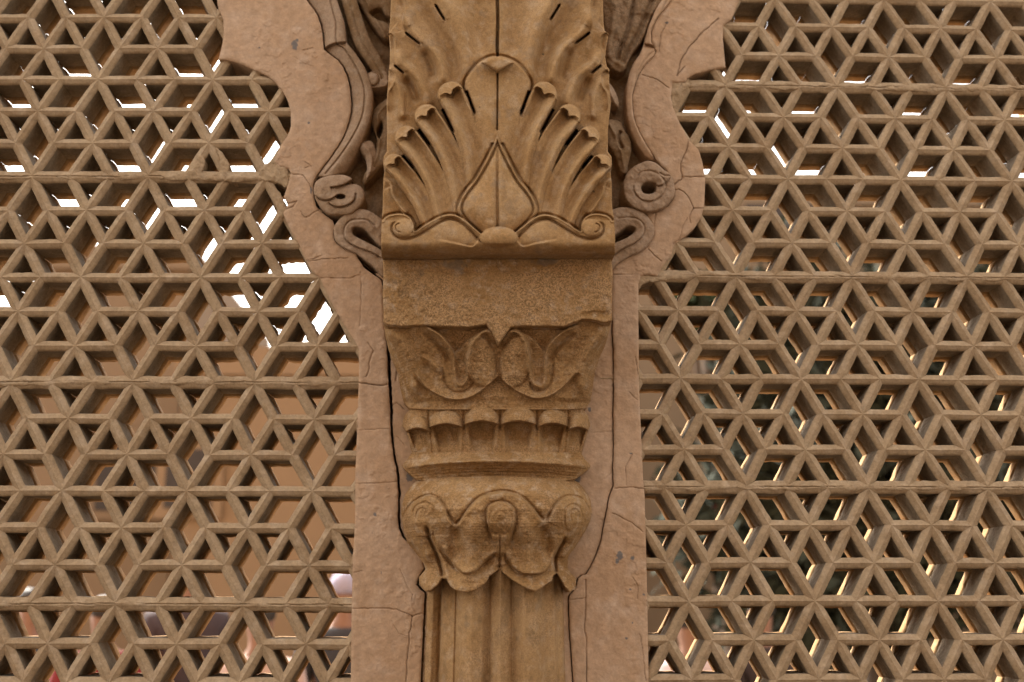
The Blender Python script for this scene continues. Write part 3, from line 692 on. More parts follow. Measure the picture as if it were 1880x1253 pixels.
arcM = cr(C7([(610, 440), (650, 395), (700, 320), (800, 222), (960, 178), (1100, 208), (1190, 285), (1250, 360), (1290, 410)]), 6)
arcI = cr(C7([(905, 600), (868, 480), (850, 400), (850, 320), (885, 272), (960, 255), (1030, 275), (1068, 330), (1072, 420), (1050, 500), (1020, 620)]), 6)
arcL = cr(C7([(205, 400), (235, 330), (300, 255), (390, 212), (470, 225), (525, 290), (560, 370), (600, 440)]), 6)
arcL2 = cr(C7([(310, 400), (315, 340), (350, 308), (385, 325), (390, 360)]), 5); arcL3 = cr(C7([(280, 380), (300, 300), (370, 262), (430, 290), (455, 370)]), 5)
arcR = cr(C7([(1310, 410), (1350, 330), (1400, 255), (1480, 215), (1570, 235), (1630, 310), (1655, 400)]), 6)
arcR2 = cr(C7([(1455, 480), (1448, 340), (1490, 282), (1550, 290), (1582, 370), (1560, 480), (1500, 600)]), 6); arcR3 = cr(C7([(1495, 400), (1500, 340), (1530, 315), (1560, 350), (1555, 430)]), 5)
rimA = cr(C7([(500, 600), (560, 690), (620, 770), (680, 810), (760, 795), (820, 740), (880, 680), (930, 640)]), 6)
rimB = cr(C7([(990, 640), (1020, 720), (1070, 780), (1140, 815), (1220, 815), (1290, 800), (1340, 740), (1365, 650)]), 6)
vL = cr(C7([(385, 430), (410, 520), (460, 630), (500, 740), (520, 830)]), 6); vR = cr(C7([(1460, 520), (1400, 620), (1370, 700), (1375, 800)]), 6)
vL2 = cr(C7([(430, 470), (470, 590), (530, 680), (610, 770)]), 6)
stm = cr(C7([(952, 500), (950, 600), (950, 760)]), 6)
vA = cr(C7([(620, 450), (640, 560), (680, 700)]), 6); vB = cr(C7([(1285, 430), (1260, 580), (1210, 720)]), 6)
def bowl_h(X, Y, sd):
    l, r = hwid(Y, tabW); cx = (l + r) / 2; hw = (r - l) / 2 + 2
    t = np.clip(np.abs(X - cx) / hw, 0, 1)
    H = np.interp(Y, [874, 890, 910, 935, 960, 985, 1010, 1035, 1060, 1075, 1092], [86, 110, 131, 142, 138, 123, 106, 100, 108, 117, 118])
    k = np.interp(Y, [874, 1000, 1040, 1090], [2.1, 2.1, 2.3, 2.6])
    h = H * (1 - t ** k) ** (1 / k)
    h = h + lip(X, Y, arcM, 5.0, 16, .02, .02, 1.6) - ridge(X, Y, arcM, 6, 3.2, .02, .02)
    h = h + lip(X, Y, arcL, 4.2, 11, .02, .02, 1.5) - ridge(X, Y, arcL, 5, 2.8, .02, .02) + lip(X, Y, arcR, 4.2, 11, .02, .02, 1.5) - ridge(X, Y, arcR, 5, 2.8, .02, .02)
    h = h + lip(X, Y, arcI, 4.5, 10, .1, .1, 1.5) - ridge(X, Y, arcI, 4.5, 2.6, .1, .1)
    for a in (arcL2, arcL3, arcR2, arcR3): h = h - ridge(X, Y, a, 2.8, 2.0, .1, .15) + ridge(X, Y, a, 1.2, 6, .1, .1)
    e = np.hypot((X - 919.5) / 20.0, (Y - 957) / 26.0); h = h + np.where(e < 1, 8 * np.sqrt(np.clip(1 - e * e, 0, 1)), 0)
    e = np.hypot((X - 920) / 8.0, (Y - 948) / 7.0); h = h + np.where(e < 1, 2.5 * np.sqrt(np.clip(1 - e * e, 0, 1)), 0)
    for vpts, A_, w_ in (([(874, 945), (868, 1005), (856, 1075)], 9, 17), ([(964, 945), (970, 1005), (984, 1075)], 9, 17), ([(760, 935), (770, 985), (790, 1040)], 6, 13), ([(1064, 935), (1052, 985), (1040, 1040)], 6, 12)):
        h = h + ridge(X, Y, cr(vpts, 6), A_, w_, .25, .15)
    for vpts in ([(836, 960), (832, 1000), (836, 1040)], [(1000, 960), (1004, 1000), (1004, 1040)]): h = h - ridge(X, Y, cr(vpts, 6), 6, 9, .3, .3)
    for a in (rimA, rimB): h = h - lip(X, Y, a, 6.0, 14, .06, .06, 1.5) - ridge(X, Y, a, 3.0, 3.2, .1, .1)
    for a, A, wd in ((vL, 11, 3.6), (vR, 11, 3.6), (vL2, 4, 3), (vA, 5, 6), (vB, 5, 6)): h = h - ridge(X, Y, a, A, wd, .12, .02)
    h = h + lip(X, Y, vL, -7, 16, .15, .0, 1.5) * (Y > 985) + lip(X, Y, vR, 7, 14, .15, .0, 1.5) * (Y > 985)
    h = h - ridge(X, Y, stm, 4, 1.5, .1, 0) + ridge(X, Y, stm, 5, 12, .1, .1) - ridge(X, Y, [(917.5, 1010), (917.5, 1048)], 5, 5, .4, 0)
    return h + rounded(sd, 3) * sstep(1040, 1060, Y) + fbm(X, Y, 13, 33, 3) * 1.3 + fbm(X, Y, 4.5, 34, 3) * .6
sheet('leaf_bulb', bowl, bowl_h, M_CAP, t_col, 1.1, 0, wearfun=pit_w(.28, 65))

shaft = [(781, 1041), (780.5, 1090), (779, 1130), (776.5, 1180), (774, 1253), (771, 1340), (1043, 1340), (1040, 1253), (1037.5, 1180), (1036.5, 1130), (1035, 1090), (1042, 1076), (1040, 1041)]
def shaft_h(X, Y, sd):
    k = (Y - 1100) / 153.0
    l = 780 - 6 * k; r = 1036 + 4 * k
    u = (X - l) / (r - l)
    px = np.array([775, 780, 790, 800, 806, 808, 812, 832, 834, 837, 846, 865, 884, 892, 897, 901, 918, 920, 937, 941, 946, 962, 985, 994, 998, 1003, 1019, 1022, 1025, 1034, 1041])
    hz = -48 + 1.26 * np.array([30, 44, 50, 46, 40, 62, 73, 90, 86, 92, 106, 114, 108, 100, 96, 103, 116, 114, 104, 99, 104, 115, 108, 98, 92, 84, 80, 76, 66, 60, 22.0])
    uu = (px - 774.5) / (1039.5 - 774.5)
    h = np.interp(u, uu, hz) * .55 + np.interp(u + .004, uu, hz) * .225 + np.interp(u - .004, uu, hz) * .225
    return h - 8 + fbm(X * 2.5, Y * .3, 20, 37, 3) * .7 + fbm(X, Y, 7, 38, 2) * .3
def shaft_w(X, Y, sd):
    s = sstep(.3, 1.0, fbm(X, Y * .45, 16, 51, 3) + .8 * np.exp(-((X - 943) / 18.0) ** 2 - ((Y - 1105) / 40.0) ** 2) + .5 * np.exp(-((Y - 1085) / 22.0) ** 2))
    r = (1 - sstep(.6, 1.2, np.hypot((X - 868) / 7.0, (Y - 1250) / 8.0) + .3 * vnoise(X, Y, 5, 3))) * 0
    return r, s * .28, np.clip(.15 + .35 * fbm(X, Y, 30, 52, 3), 0, 1) + 0 * s
sheet('fluted_shaft', shaft, shaft_h, M_OCHRE, t_col, 1.25, 0, wearfun=shaft_w)
RG = 1.4
# solid core so that no light leaks through the carved shell
def core_box(name, x0, x1, y0, y1, h0, h1, mat, parent):
    c = [P(a, b, -h * KPX) for h in (h0, h1) for a, b in ((x0, y0), (x1, y0), (x1, y1), (x0, y1))]
    return mesh(name, c, [(0, 1, 2, 3), (7, 6, 5, 4), (0, 4, 5, 1), (1, 5, 6, 2), (2, 6, 7, 3), (3, 7, 4, 0)], mat, parent, False)
core_box('stone_core', 722, 1100, -62, 640, -70, 60, M_OCHRE, t_col)

# =================================================================== SCROLL BRACKETS AT THE SPRING OF THE ARCHES
SLc = lambda pts: cc(460, 240, 4.477, pts)
LT = lambda pts: cc(400, 0, 4.82, pts)
def panel_h(base, seed, feats=()):
    def f(X, Y, sd):
        h = base + fbm(X, Y, 28, seed, 3) * 3 + fbm(X, Y, 7, seed + 1, 2) * .7
        for g in feats: h = h + g(X, Y)
        return h
    return f

# --- left bracket
t_sL = thing('scroll_bracket', P(660, 470, 0), 'carved scroll bracket with ribbed cusped moulding and small slit eye, left of the column', 'carved bracket')
backL = [(560, -60), (717, -60), (722, 200), (716, 470), (722, 505), (700, 510), (668, 488), (640, 440), (600, 380), (600, 310), (640, 240), (655, 180), (640, 120), (600, 70)]
def backL_h(X, Y, sd):
    h = -46 + fbm(X, Y, 40, 91, 3) * 7 + fbm(X, Y, 9, 92, 2) * 1.2
    return h
sheet('recessed_ground', backL, backL_h, M_RELIEF, t_sL, 2.0, 75)
goff = [(p[0] + 2.6, p[1] + .6) for p in PL_in if p[1] < 345 and p[1] > -70][::-1]
mlL = np.array(goff + c1([(60, 815), (120, 812), (190, 798), (232, 720), (270, 640), (300, 560), (312, 500), (313, 430), (300, 370), (275, 310), (235, 250), (190, 196), (188, 150), (180, 100), (160, 40), (140, -20), (120, -150)]))
gmL = cr(c1([(70, -150), (110, -20), (130, 60), (143, 110), (145, 195), (185, 232), (235, 310), (268, 390), (275, 450), (262, 540), (220, 630), (160, 720), (95, 800)]), 5)
def mlL_h(X, Y, sd):
    h = 4 + fbm(X, Y, 20, 95, 3) * .6 + fbm(X, Y, 6, 96, 2) * .25
    d, s, sg = dpoly(X, Y, gmL, 40); sg = np.clip(sg, -40, 40)
    h = h - 4.5 * np.exp(-(sg / 1.4) ** 2) + np.where(sg < 0, 5 * (1 - np.exp(sg / 5)), 0) - np.where(sg > 2, (sg - 2) * .55, 0)
    h = h - np.where(sg < 0, .022 * sg * sg, 0)
    notch = cr(c1([(86, 232), (130, 205), (190, 196)]), 4)
    h = h - ridge(X, Y, notch, 3.5, 1.6, .05, .05) + lip(X, Y, notch, -4.5, 12, .05, .05)
    return h + rounded(sd, 3)
sheet('cusped_moulding', mlL, mlL_h, M_SCROLL, t_sL, 1.3, 60)
volL = cr(SLc([(528, 440), (560, 402), (620, 378), (690, 366), (770, 366), (828, 392), (832, 412), (790, 440), (850, 440), (905, 462), (938, 520), (930, 590), (880, 650), (820, 690), (740, 698), (650, 690), (600, 660), (560, 610), (530, 555), (520, 490)]), 5, True)
gA = cr(SLc([(522, 530), (560, 560), (610, 575), (660, 568), (700, 545), (720, 530)]), 6); gB = cr(SLc([(640, 580), (660, 610), (720, 632), (800, 615), (855, 570), (866, 510)]), 6); gC = cr(SLc([(650, 470), (720, 462), (790, 440), (840, 410)]), 6); gD = cr(SLc([(640, 560), (600, 640)]), 4)
def volL_h(X, Y, sd):
    h = 10 + 5 * (1 - np.exp(-sd / 6)) + fbm(X, Y, 12, 97, 3) * .9 + fbm(X, Y, 4, 98, 2) * .3
    h = h - ridge(X, Y, gA, 5, 1.4, .05, .05) + lip(X, Y, gA, -2.5, 7, .05, .05) - ridge(X, Y, gB, 5, 1.4, .1, .05) + lip(X, Y, gB, -2, 7, .1, .1) - ridge(X, Y, gC, 6, 1.5, .1, 0) + lip(X, Y, gC, -3, 8, .1, 0)
    e = np.hypot((X - 625.5) / 8.5, (Y - 361.5) / 4.8) ; h = h - 30 * (1 - sstep(.75, 1.1, e))
    return h + rounded(sd, 3)
sheet('scroll_head', volL, volL_h, M_SCROLL, t_sL, 1.1, 60)
lowL = np.array([tuple(p) for p in cr(SLc([(684, 850), (688, 790), (735, 722), (790, 668), (850, 646), (920, 645), (990, 668), (1060, 715), (1085, 740)]), 5)] + SLc([(1095, 965)]) + [tuple(p) for p in cr(SLc([(1060, 950), (1000, 885), (940, 818), (890, 795), (848, 800), (835, 835), (860, 868), (930, 905), (1000, 940), (1075, 985), (1100, 1040)]), 5)] + [tuple(p) for p in cr(SLc([(1105, 1210), (1075, 1195), (1010, 1120), (950, 1072), (870, 1015), (780, 975), (720, 930), (690, 890), (684, 850)]), 5)][:-1])
gE = cr(SLc([(1090, 1060), (1010, 1010), (900, 970), (820, 930), (775, 880), (775, 800), (820, 745), (890, 732), (960, 738), (1040, 800)]), 6)
def lowL_h(X, Y, sd):
    h = 6 + 4 * (1 - np.exp(-sd / 4)) + fbm(X, Y, 12, 99, 3) * 1.1 + fbm(X, Y, 4, 100, 2) * .35
    h = h - ridge(X, Y, gE, 4, 1.3, .05, .05) + lip(X, Y, gE, 2.5, 9, .05, .05)
    return h + rounded(sd, 2.5)
sheet('lower_scroll', lowL, lowL_h, M_SCROLL, t_sL, 1.15, 60)
def strip_h(base, spine, hw, amp, seed, groove=True):
    def f(X, Y, sd):
        d, s, sg = dpoly(X, Y, spine, 40)
        h = base + amp * (1 - np.exp(-sd / (hw * .5))) + fbm(X, Y, 14, seed, 3) * 1.0 + fbm(X, Y, 5, seed + 1, 2) * .3
        if groove: h = h - 3.5 * np.exp(-(d / 1.7) ** 2)
        return h + rounded(sd, 2.5)
    return f
def ribbon(sp, wl, wr=None):
    sp = np.asarray(sp); t = np.gradient(sp, axis=0); t /= np.hypot(t[:, 0], t[:, 1])[:, None] + 1e-9; n = np.stack([-t[:, 1], t[:, 0]], 1)
    k = np.linspace(0, 1, len(sp)); a = np.interp(k, np.linspace(0, 1, len(wl)), wl)[:, None]; b = a if wr is None else np.interp(k, np.linspace(0, 1, len(wr)), wr)[:, None]
    return np.vstack([sp + n * a, (sp - n * b)[::-1]])
st = cr(c1([(195, -150), (200, -20), (225, 80), (262, 190), (310, 270), (345, 330), (362, 400)]), 6)
sheet('double_rib', ribbon(st, [13, 14, 15, 13, 10]), strip_h(-6, st, 14, 6, 101), M_RELIEF, t_sL, 1.3, 60)
curl = cr(c1([(352, 330), (372, 330), (385, 372), (372, 398), (335, 405), (300, 402), (280, 382), (280, 350), (300, 332), (325, 330), (345, 345), (350, 365), (362, 355)]), 5, True)
def curl_h(X, Y, sd):
    e = np.hypot((X - 684.5) / 11.0, (Y - 146) / 11.5)
    return -1 + 5 * np.sqrt(np.clip(1 - e * e, 0, 1)) + fbm(X, Y, 8, 103, 2) * .5 + rounded(sd, 3) - 4 * np.exp(-((e - 1.08) / .12) ** 2)
sheet('curl', curl, curl_h, M_SCROLL, t_sL, 1.1, 60)
lf1 = cr(c1([(250, -120), (330, -60), (400, -40), (410, 80), (375, 75), (345, 40), (300, 60), (330, 90), (372, 105), (400, 140), (380, 190), (350, 175), (300, 110), (262, 40), (230, -20)]), 5, True)
def leaf_h(base, vein, seed, amp=7):
    def f(X, Y, sd):
        d, s, sg = dpoly(X, Y, vein, 60)
        return base + amp * (1 - np.exp(-sd / 7)) + 3.5 * np.exp(-(d / 3.0) ** 2) - .1 * np.minimum(d, 20) + fbm(X, Y, 16, seed, 3) * 1.6 + fbm(X, Y, 5, seed + 1, 2) * .4 + rounded(sd, 3)
    return f
sheet('curled_leaf', lf1, leaf_h(-26, cr(c1([(250, -60), (310, 60), (370, 170)]), 5), 105), M_RELIEF, t_sL, 1.5, 60)
lf2 = cr(c1([(400, 455), (352, 472), (318, 505), (305, 550), (312, 590), (330, 640), (322, 700), (296, 760), (268, 815), (272, 850), (300, 830), (345, 780), (385, 740), (400, 600)]), 5, True)
sheet('curled_leaf', lf2, leaf_h(-12, cr(c1([(385, 470), (335, 530), (345, 620), (330, 720), (285, 820)]), 5), 107, 6), M_RELIEF, t_sL, 1.4, 60, holes=[cr(c1([(352, 560), (330, 600), (340, 640), (358, 600)]), 5, True)])
lf3 = cr(c1([(250, 685), (255, 660), (285, 648), (310, 655), (325, 690), (335, 740), (325, 780), (300, 810), (280, 830), (285, 780), (278, 730), (262, 708)]), 5, True)
sheet('curled_leaf', lf3, leaf_h(-6, cr(c1([(270, 670), (305, 720), (300, 790)]), 5), 109, 5), M_SCROLL, t_sL, 1.2, 60)

# --- right bracket
t_sR = thing('scroll_bracket', P(1175, 470, 0), 'carved scroll bracket with round pierced eye and ragged brown leaf, right of the column', 'carved bracket')
backR = [(1098, -60), (1270, -60), (1236, 0), (1202, 50), (1200, 90), (1178, 125), (1165, 160), (1166, 215), (1180, 255), (1200, 290), (1240, 330), (1240, 370), (1200, 400), (1203, 430), (1180, 462), (1122, 508), (1108, 470), (1100, 200)]
sheet('recessed_ground', backR, lambda X, Y, sd: -46 + fbm(X, Y, 40, 191, 3) * 7 + fbm(X, Y, 9, 192, 2) * 1.2, M_RELIEF, t_sR, 2.0, 75)
R4 = lambda pts: cc(900, 240, 4.7, pts)
R2 = lambda pts: cc(900, 0, 4.7, pts)
inR = [(p[0] - 1.0, p[1]) for p in PR_in if p[1] < 300]
mlR = np.array(inR + R4([(1380, 260), (1330, 225), (1260, 120), (1200, -20)]) + R2([(1205, 1120), (1180, 1000), (1170, 860), (1178, 740), (1200, 640), (1230, 560), (1290, 470), (1320, 400), (1345, 300), (1370, 220), (1420, 100), (1480, 0), (1500, -280)]))
gmR = cr(R2([(1560, -60), (1480, 100), (1440, 250), (1430, 420), (1370, 480), (1280, 610), (1240, 740), (1230, 860), (1250, 1000), (1300, 1120), (1400, 1260)]), 5)
def mlR_h(X, Y, sd):
    h = 3 + fbm(X, Y, 20, 195, 3) * .6 + fbm(X, Y, 6, 196, 2) * .3
    d, s, sg = dpoly(X, Y, gmR, 40); sg = np.clip(sg, -40, 40)
    h = h - 2.5 * np.exp(-(sg / 1.3) ** 2) - np.where(sg > 0, .018 * sg * sg, 0)
    notch = cr(R2([(1445, 460), (1400, 400), (1330, 385)]), 4)
    h = h - ridge(X, Y, notch, 4, 1.6, .05, .05) + lip(X, Y, notch, 4.5, 12, .05, .05)
    return h + rounded(sd, 3)
sheet('cusped_moulding', mlR, mlR_h, M_PLASTER, t_sR, 1.3, 60)
volR = cr(R4([(1360, 262), (1430, 282), (1500, 340), (1560, 385), (1592, 480), (1585, 570), (1520, 650), (1430, 695), (1320, 698), (1230, 660), (1170, 590), (1148, 490), (1165, 400), (1215, 330), (1290, 285)]), 5, True)
eyeR = cr(R4([(1302, 500), (1320, 460), (1365, 445), (1415, 455), (1432, 485), (1420, 530), (1375, 548), (1325, 540)]), 5, True)
sp1 = cr(R4([(1250, 420), (1300, 365), (1370, 350), (1440, 372), (1500, 430), (1510, 500), (1470, 570), (1390, 612), (1300, 595), (1245, 530), (1235, 460)]), 6)
sp2 = cr(R4([(1435, 482), (1490, 470), (1530, 435), (1550, 395), (1500, 390), (1455, 360)]), 6)
def volR_h(X, Y, sd):
    h = 14 + 4 * (1 - np.exp(-sd / 6)) + fbm(X, Y, 12, 197, 3) * 1.4 + fbm(X, Y, 4, 198, 2) * .4
    h = h - ridge(X, Y, sp1, 2.8, 1.6, .05, .05) + lip(X, Y, sp1, 1.5, 8, .05, .05) - ridge(X, Y, sp2, 4, 1.5, .05, .05) + lip(X, Y, sp2, -3, 6, .05, .2)
    return h + rounded(sd, 3)
sheet('scroll_head', volR, volR_h, M_SCROLL, t_sR, 1.1, 60, holes=[eyeR])
lowR = np.array([tuple(p) for p in cr(R4([(1040, 690), (1110, 665), (1200, 665), (1290, 690), (1340, 725), (1395, 790), (1418, 850), (1405, 920), (1370, 980), (1310, 1040), (1200, 1090), (1130, 1130), (1060, 1195), (1030, 1240)]), 5)] + [tuple(p) for p in cr(R4([(1030, 990), (1100, 960), (1180, 925), (1240, 880), (1252, 850), (1225, 830), (1180, 832), (1110, 880), (1030, 930)]), 5)])
gF = cr(R4([(1050, 1090), (1150, 1020), (1250, 970), (1320, 900), (1325, 820), (1270, 765), (1180, 752), (1080, 765)]), 6)
def lowR_h(X, Y, sd):
    h = 7 + 4 * (1 - np.exp(-sd / 4)) + fbm(X, Y, 12, 199, 3) * 1.2 + fbm(X, Y, 4, 200, 2) * .4
    return h - ridge(X, Y, gF, 3.5, 1.3, .05, .05) + lip(X, Y, gF, -2, 9, .05, .05) + rounded(sd, 2.5)
sheet('lower_scroll', lowR, lowR_h, M_SCROLL, t_sR, 1.15, 60)
lf4 = cr(R2([(960, -280), (1560, -280), (1500, 0), (1400, 130), (1350, 260), (1300, 370), (1240, 440), (1190, 540), (1170, 600), (1120, 630), (1060, 610), (1010, 560), (970, 480), (960, 380), (985, 200)]), 5, True)
gl1 = cr(R2([(1260, -60), (1220, 120), (1180, 280), (1120, 420), (1090, 540)]), 6); gl2 = cr(R2([(1420, -60), (1340, 150), (1260, 330), (1170, 470), (1130, 560)]), 6); gl3 = cr(R2([(1080, 0), (1060, 200), (1020, 400), (1040, 520)]), 6)
def lf4_h(X, Y, sd):
    h = -12 + 8 * (1 - np.exp(-sd / 9)) + fbm(X, Y, 22, 201, 4) * 3.2 + fbm(X, Y, 6, 202, 3) * 1.0
    return h - ridge(X, Y, gl1, 10, 4, .1, .05) - ridge(X, Y, gl2, 9, 5, .1, .05) + ridge(X, Y, gl3, 5, 6, .1, .1) + rounded(sd, 3)
sheet('ragged_leaf', lf4, lf4_h, M_RELIEF, t_sR, 1.3, 60, wearfun=lambda X, Y, sd: (X * 0, sstep(.4, 1.1, fbm(X, Y, 10, 5, 3)) * .35, np.clip(.5 + .5 * fbm(X, Y, 20, 6), 0, 1)))
lf5 = cr(c1([(1375, 385), (1395, 380), (1420, 410), (1440, 455), (1442, 495), (1425, 490), (1400, 470), (1380, 470)]), 5, True)
sheet('curled_leaf', lf5, leaf_h(-4, cr(c1([(1390, 395), (1430, 480)]), 4), 205, 5), M_SCROLL, t_sR, 1.2, 60)
lf6 = cr(c1([(1385, 560), (1420, 552), (1455, 565), (1470, 600), (1495, 640), (1500, 700), (1485, 760), (1480, 800), (1450, 790), (1425, 720), (1400, 680), (1380, 640)]), 5, True)
def lf6_h(X, Y, sd):
    h = leaf_h(-12, cr(c1([(1400, 575), (1440, 650), (1470, 770)]), 5), 207, 6)(X, Y, sd)
    return h - ridge(X, Y, cr(c1([(1455, 600), (1440, 640), (1462, 690)]), 5), 8, 3, .1, .1)
sheet('curled_leaf', lf6, lf6_h, M_RELIEF, t_sR, 1.2, 60)

RG = 1.0

# =================================================================== PIERCED LATTICE SCREENS
def shift_px(poly, y):
    """same outline in the world, moved back to depth y, in photograph pixels"""
    w_ = P(np.array([p[0] for p in poly]), np.array([p[1] for p in poly]), 0.0); w_[:, 1] = y
    a, b = PIX(w_); return np.stack([a, b], 1)
T1, T2 = .070, .031
RAGC = P(500, 560, .08)                          # depth of the front and the rear lattice, metres
YF = .006
# solid rear half of the pier and spandrels
pier = np.array([p for p in PL_out] + [(1192.5, 1330)] + [p for p in PR_out[::-1]][1:])
bb = KPX * 80
sheet('rear_pier', shift_px(pier, bb), lambda X, Y, sd: -80 + 0 * X, M_BACK, t_plL, 9, (bb + .035) / KPX)

nodesL = [(0, 0, 180.8, 144), (3, 0, 391.5, 144), (-1.5, 3, 56, 326.5), (1.5, 3, 270, 326.5), (4.5, 3, 486, 326.5), (0, 6, 149, 509.5), (3, 6, 368.6, 510), (-1.5, 9, 19.3, 699.5), (1.5, 9, 244, 700), (4.5, 9, 468.7, 700.5),
          (0, 12, 112.3, 901), (3, 12, 340.6, 901), (6, 12, 573, 902), (1.5, 15, 212.4, 1110.5), (4.5, 15, 446, 1110.5)]
nodesR = [(0, 0, 1332.4, 157), (3, 0, 1536.3, 160), (6, 0, 1736.5, 162), (1.5, 3, 1445.7, 330), (4.5, 3, 1653.4, 332), (7.5, 3, 1857.3, 334), (0, 6, 1351.3, 502.3), (3, 6, 1566.5, 504), (6, 6, 1778, 507), (-1.5, 9, 1249.3, 696.8),
          (1.5, 9, 1470.2, 698), (4.5, 9, 1690.4, 699), (0, 12, 1370.2, 897), (3, 12, 1591, 896), (6, 12, 1812, 897.5), (-1.5, 15, 1266.3, 1103), (1.5, 15, 1496.7, 1103), (4.5, 15, 1723.3, 1101.5)]

def basis(u, v):
    u = np.asarray(u, float) / 5; v = np.asarray(v, float) / 10
    return np.stack([u * 0 + 1, u, v, u * v, u * u, v * v], -1)

class Lattice:
    def __init__(s, nodes, ph, seam):
        s.ph = ph; s.seam = seam
        A = []; B = []
        for u, r, x, y in nodes:
            A.append(basis(u, s.vmid(r))); B.append(P(x, y, YF)[[0, 2]])
        A = np.array(A); B = np.array(B)
        # light damping of the second-order terms
        W = np.diag([0, 0, 0, .05, .05, .05])
        s.c = np.linalg.solve(A.T @ A + W, A.T @ B)
        s.rms = np.sqrt(((A @ s.c - B) ** 2).mean())
        s.e = np.hypot(*(s.pos(1, s.vmid(7)) - s.pos(0, s.vmid(7))))
    def vmid(s, r):                           # centre line of row r, seams included
        n = (r - s.ph) / 6.0
        return r + s.seam * (math.floor(n) + .5 + (.5 if (r - s.ph) % 6 else 0))
    def pos(s, u, v): return basis(u, v) @ s.c

def has_edge(row, u, d, stile):
    """is the bar leaving node (row,u) in direction d present?  d: 0 E, 1 NE, 2 NW, 3 W, 4 SW, 5 SE"""
    top, bot = stile
    if d in (1, 2) and row == top: return False
    if d in (4, 5) and row == bot: return False
    if d == 3: return has_edge(row, u - 1, 0, stile)
    if d == 1: return has_edge(row - 1, u + .5, 4, stile)
    if d == 2: return has_edge(row - 1, u - .5, 5, stile)
    R0 = 3 * math.floor(row / 3); c = row - R0; st = 1.5 * (R0 // 3)
    v = (u - st) % 3
    if d == 0:
        if c == 0: return True
        return abs(v - 2.5) > .1 if c == 1 else abs(v - 1) > .1
    if c == 1: return True
    if abs(v) < .1 or abs(v - 3) < .1: return True
    return (d == 5) if abs(v - 1) < .1 else (d == 4)

NB = {0: (1, 0), 1: (.5, -1), 2: (-.5, -1), 3: (-1, 0), 4: (-.5, 1), 5: (.5, 1)}
def vn2(x, z, sc, seed): return vnoise(np.asarray(x, float) + 50, np.asarray(z, float) + 50, sc, seed)

def bar_mesh(L, tile, row, u, d, y0, depth, wk, rag, dx=0.0, dz=0.0, seed=0, nst=5):
    """one bar between two neighbouring nodes, mitred against its neighbours so that the stars close"""
    k0 = tile
    def node(rw, uu):
        if rw == tile[0]: v = L.vmid(rw) + L.seam / 2
        elif rw == tile[1]: v = L.vmid(rw) - L.seam / 2
        else: v = L.vmid(rw)
        p = L.pos(uu, v)
        return p + np.array([vn2(p[0] * 40, p[1] * 40, 3, seed), vn2(p[0] * 40, p[1] * 40, 3, seed + 1)]) * .0012 + np.array([dx, dz])
    du, dr = NB[d]
    A = node(row, u); B = node(row + dr, u + du)
    ax = B - A; Ln = np.hypot(*ax); ax = ax / Ln; pr = np.array([-ax[1], ax[0]])   # pr: left of travel seen from the front (z up)
    e = L.e; wid = wk * e
    def gap(rw, uu, dd, turn):
        for n in range(1, 7):
            if has_edge(rw, uu, (dd + turn * n) % 6, tile): return n * 60
        return 360
    # direction index grows counter-clockwise; left of travel = counter-clockwise at A, clockwise at B
    gA = {1: gap(row, u, d, 1), -1: gap(row, u, d, -1)}
    o = (d + 3) % 6
    gB = {1: gap(row + dr, u + du, o, -1), -1: gap(row + dr, u + du, o, 1)}
    hseam = {1: 0, -1: 0}
    if d == 0 and row == tile[0]: hseam[1] = L.seam / 2
    if d == 0 and row == tile[1]: hseam[-1] = L.seam / 2
    rowh = abs(L.pos(0, 1)[1] - L.pos(0, 0)[1])
    cols = []
    mA = (A + B) / 2; rough = 1 + (4.0 * math.exp(-((mA[0] - RAGC[0]) / .19) ** 2 - ((mA[1] - RAGC[2]) / .15) ** 2) if seed == 31 else 0)
    rag = rag * rough
    for sgn in (-1, 1):
        if hseam[sgn]:
            hs_ = hseam[sgn] * rowh + .0006
            prof = [(hs_, depth), (hs_, .010), (hs_ * .96, .0030), (hs_ * .6, .0012), (min(.07 * wid, hs_ * .3), 0.0)]
        else:
            prof = [(wid, depth), (wid, .46 * wid + .003), (wid * .975, .42 * wid), (.5 * wid, .205 * wid), (.05 * wid, 0.0)]
        if sgn == 1: prof = prof[::-1]
        for q, dp in prof:
            def ext(g):
                g = min(g, 180)
                return 0.0 if hseam[sgn] else q / math.tan(math.radians(g / 2))
            cols.append((sgn * q, dp, ext(gA[sgn]), ext(gB[sgn]), hseam[sgn] > 0))
    cols.insert(5, (0.0, -.0004, 0, 0, False))
    nc = len(cols); V = np.zeros((nst + 1, nc, 3))
    for j, (q, dp, ea, eb, sm) in enumerate(cols):
        t = np.linspace(0, 1, nst + 1)
        al = ea + (Ln - ea - eb) * t
        X = A[0] + ax[0] * al + pr[0] * q; Z = A[1] + ax[1] * al + pr[1] * q
        front = 1.0 if dp < depth * .9 else .0
        n1 = vn2(X * 100, Z * 100, 1.1, seed + 5) ; n2 = vn2(X * 100, Z * 100, 1.1, seed + 6); n3 = vn2(X * 100, Z * 100, 1.6, seed + 7)
        a = rag * (.35 + .65 * abs(q) / wid)
        V[:, j, 0] = X + n1 * a; V[:, j, 2] = Z + n2 * a
        V[:, j, 1] = y0 + dp + front * n3 * rag * .9
    idx = np.arange((nst + 1) * nc).reshape(nst + 1, nc)
    f = np.stack([idx[:-1, :-1], idx[1:, :-1], idx[1:, 1:], idx[:-1, 1:]], -1).reshape(-1, 4)
    return V.reshape(-1, 3), f

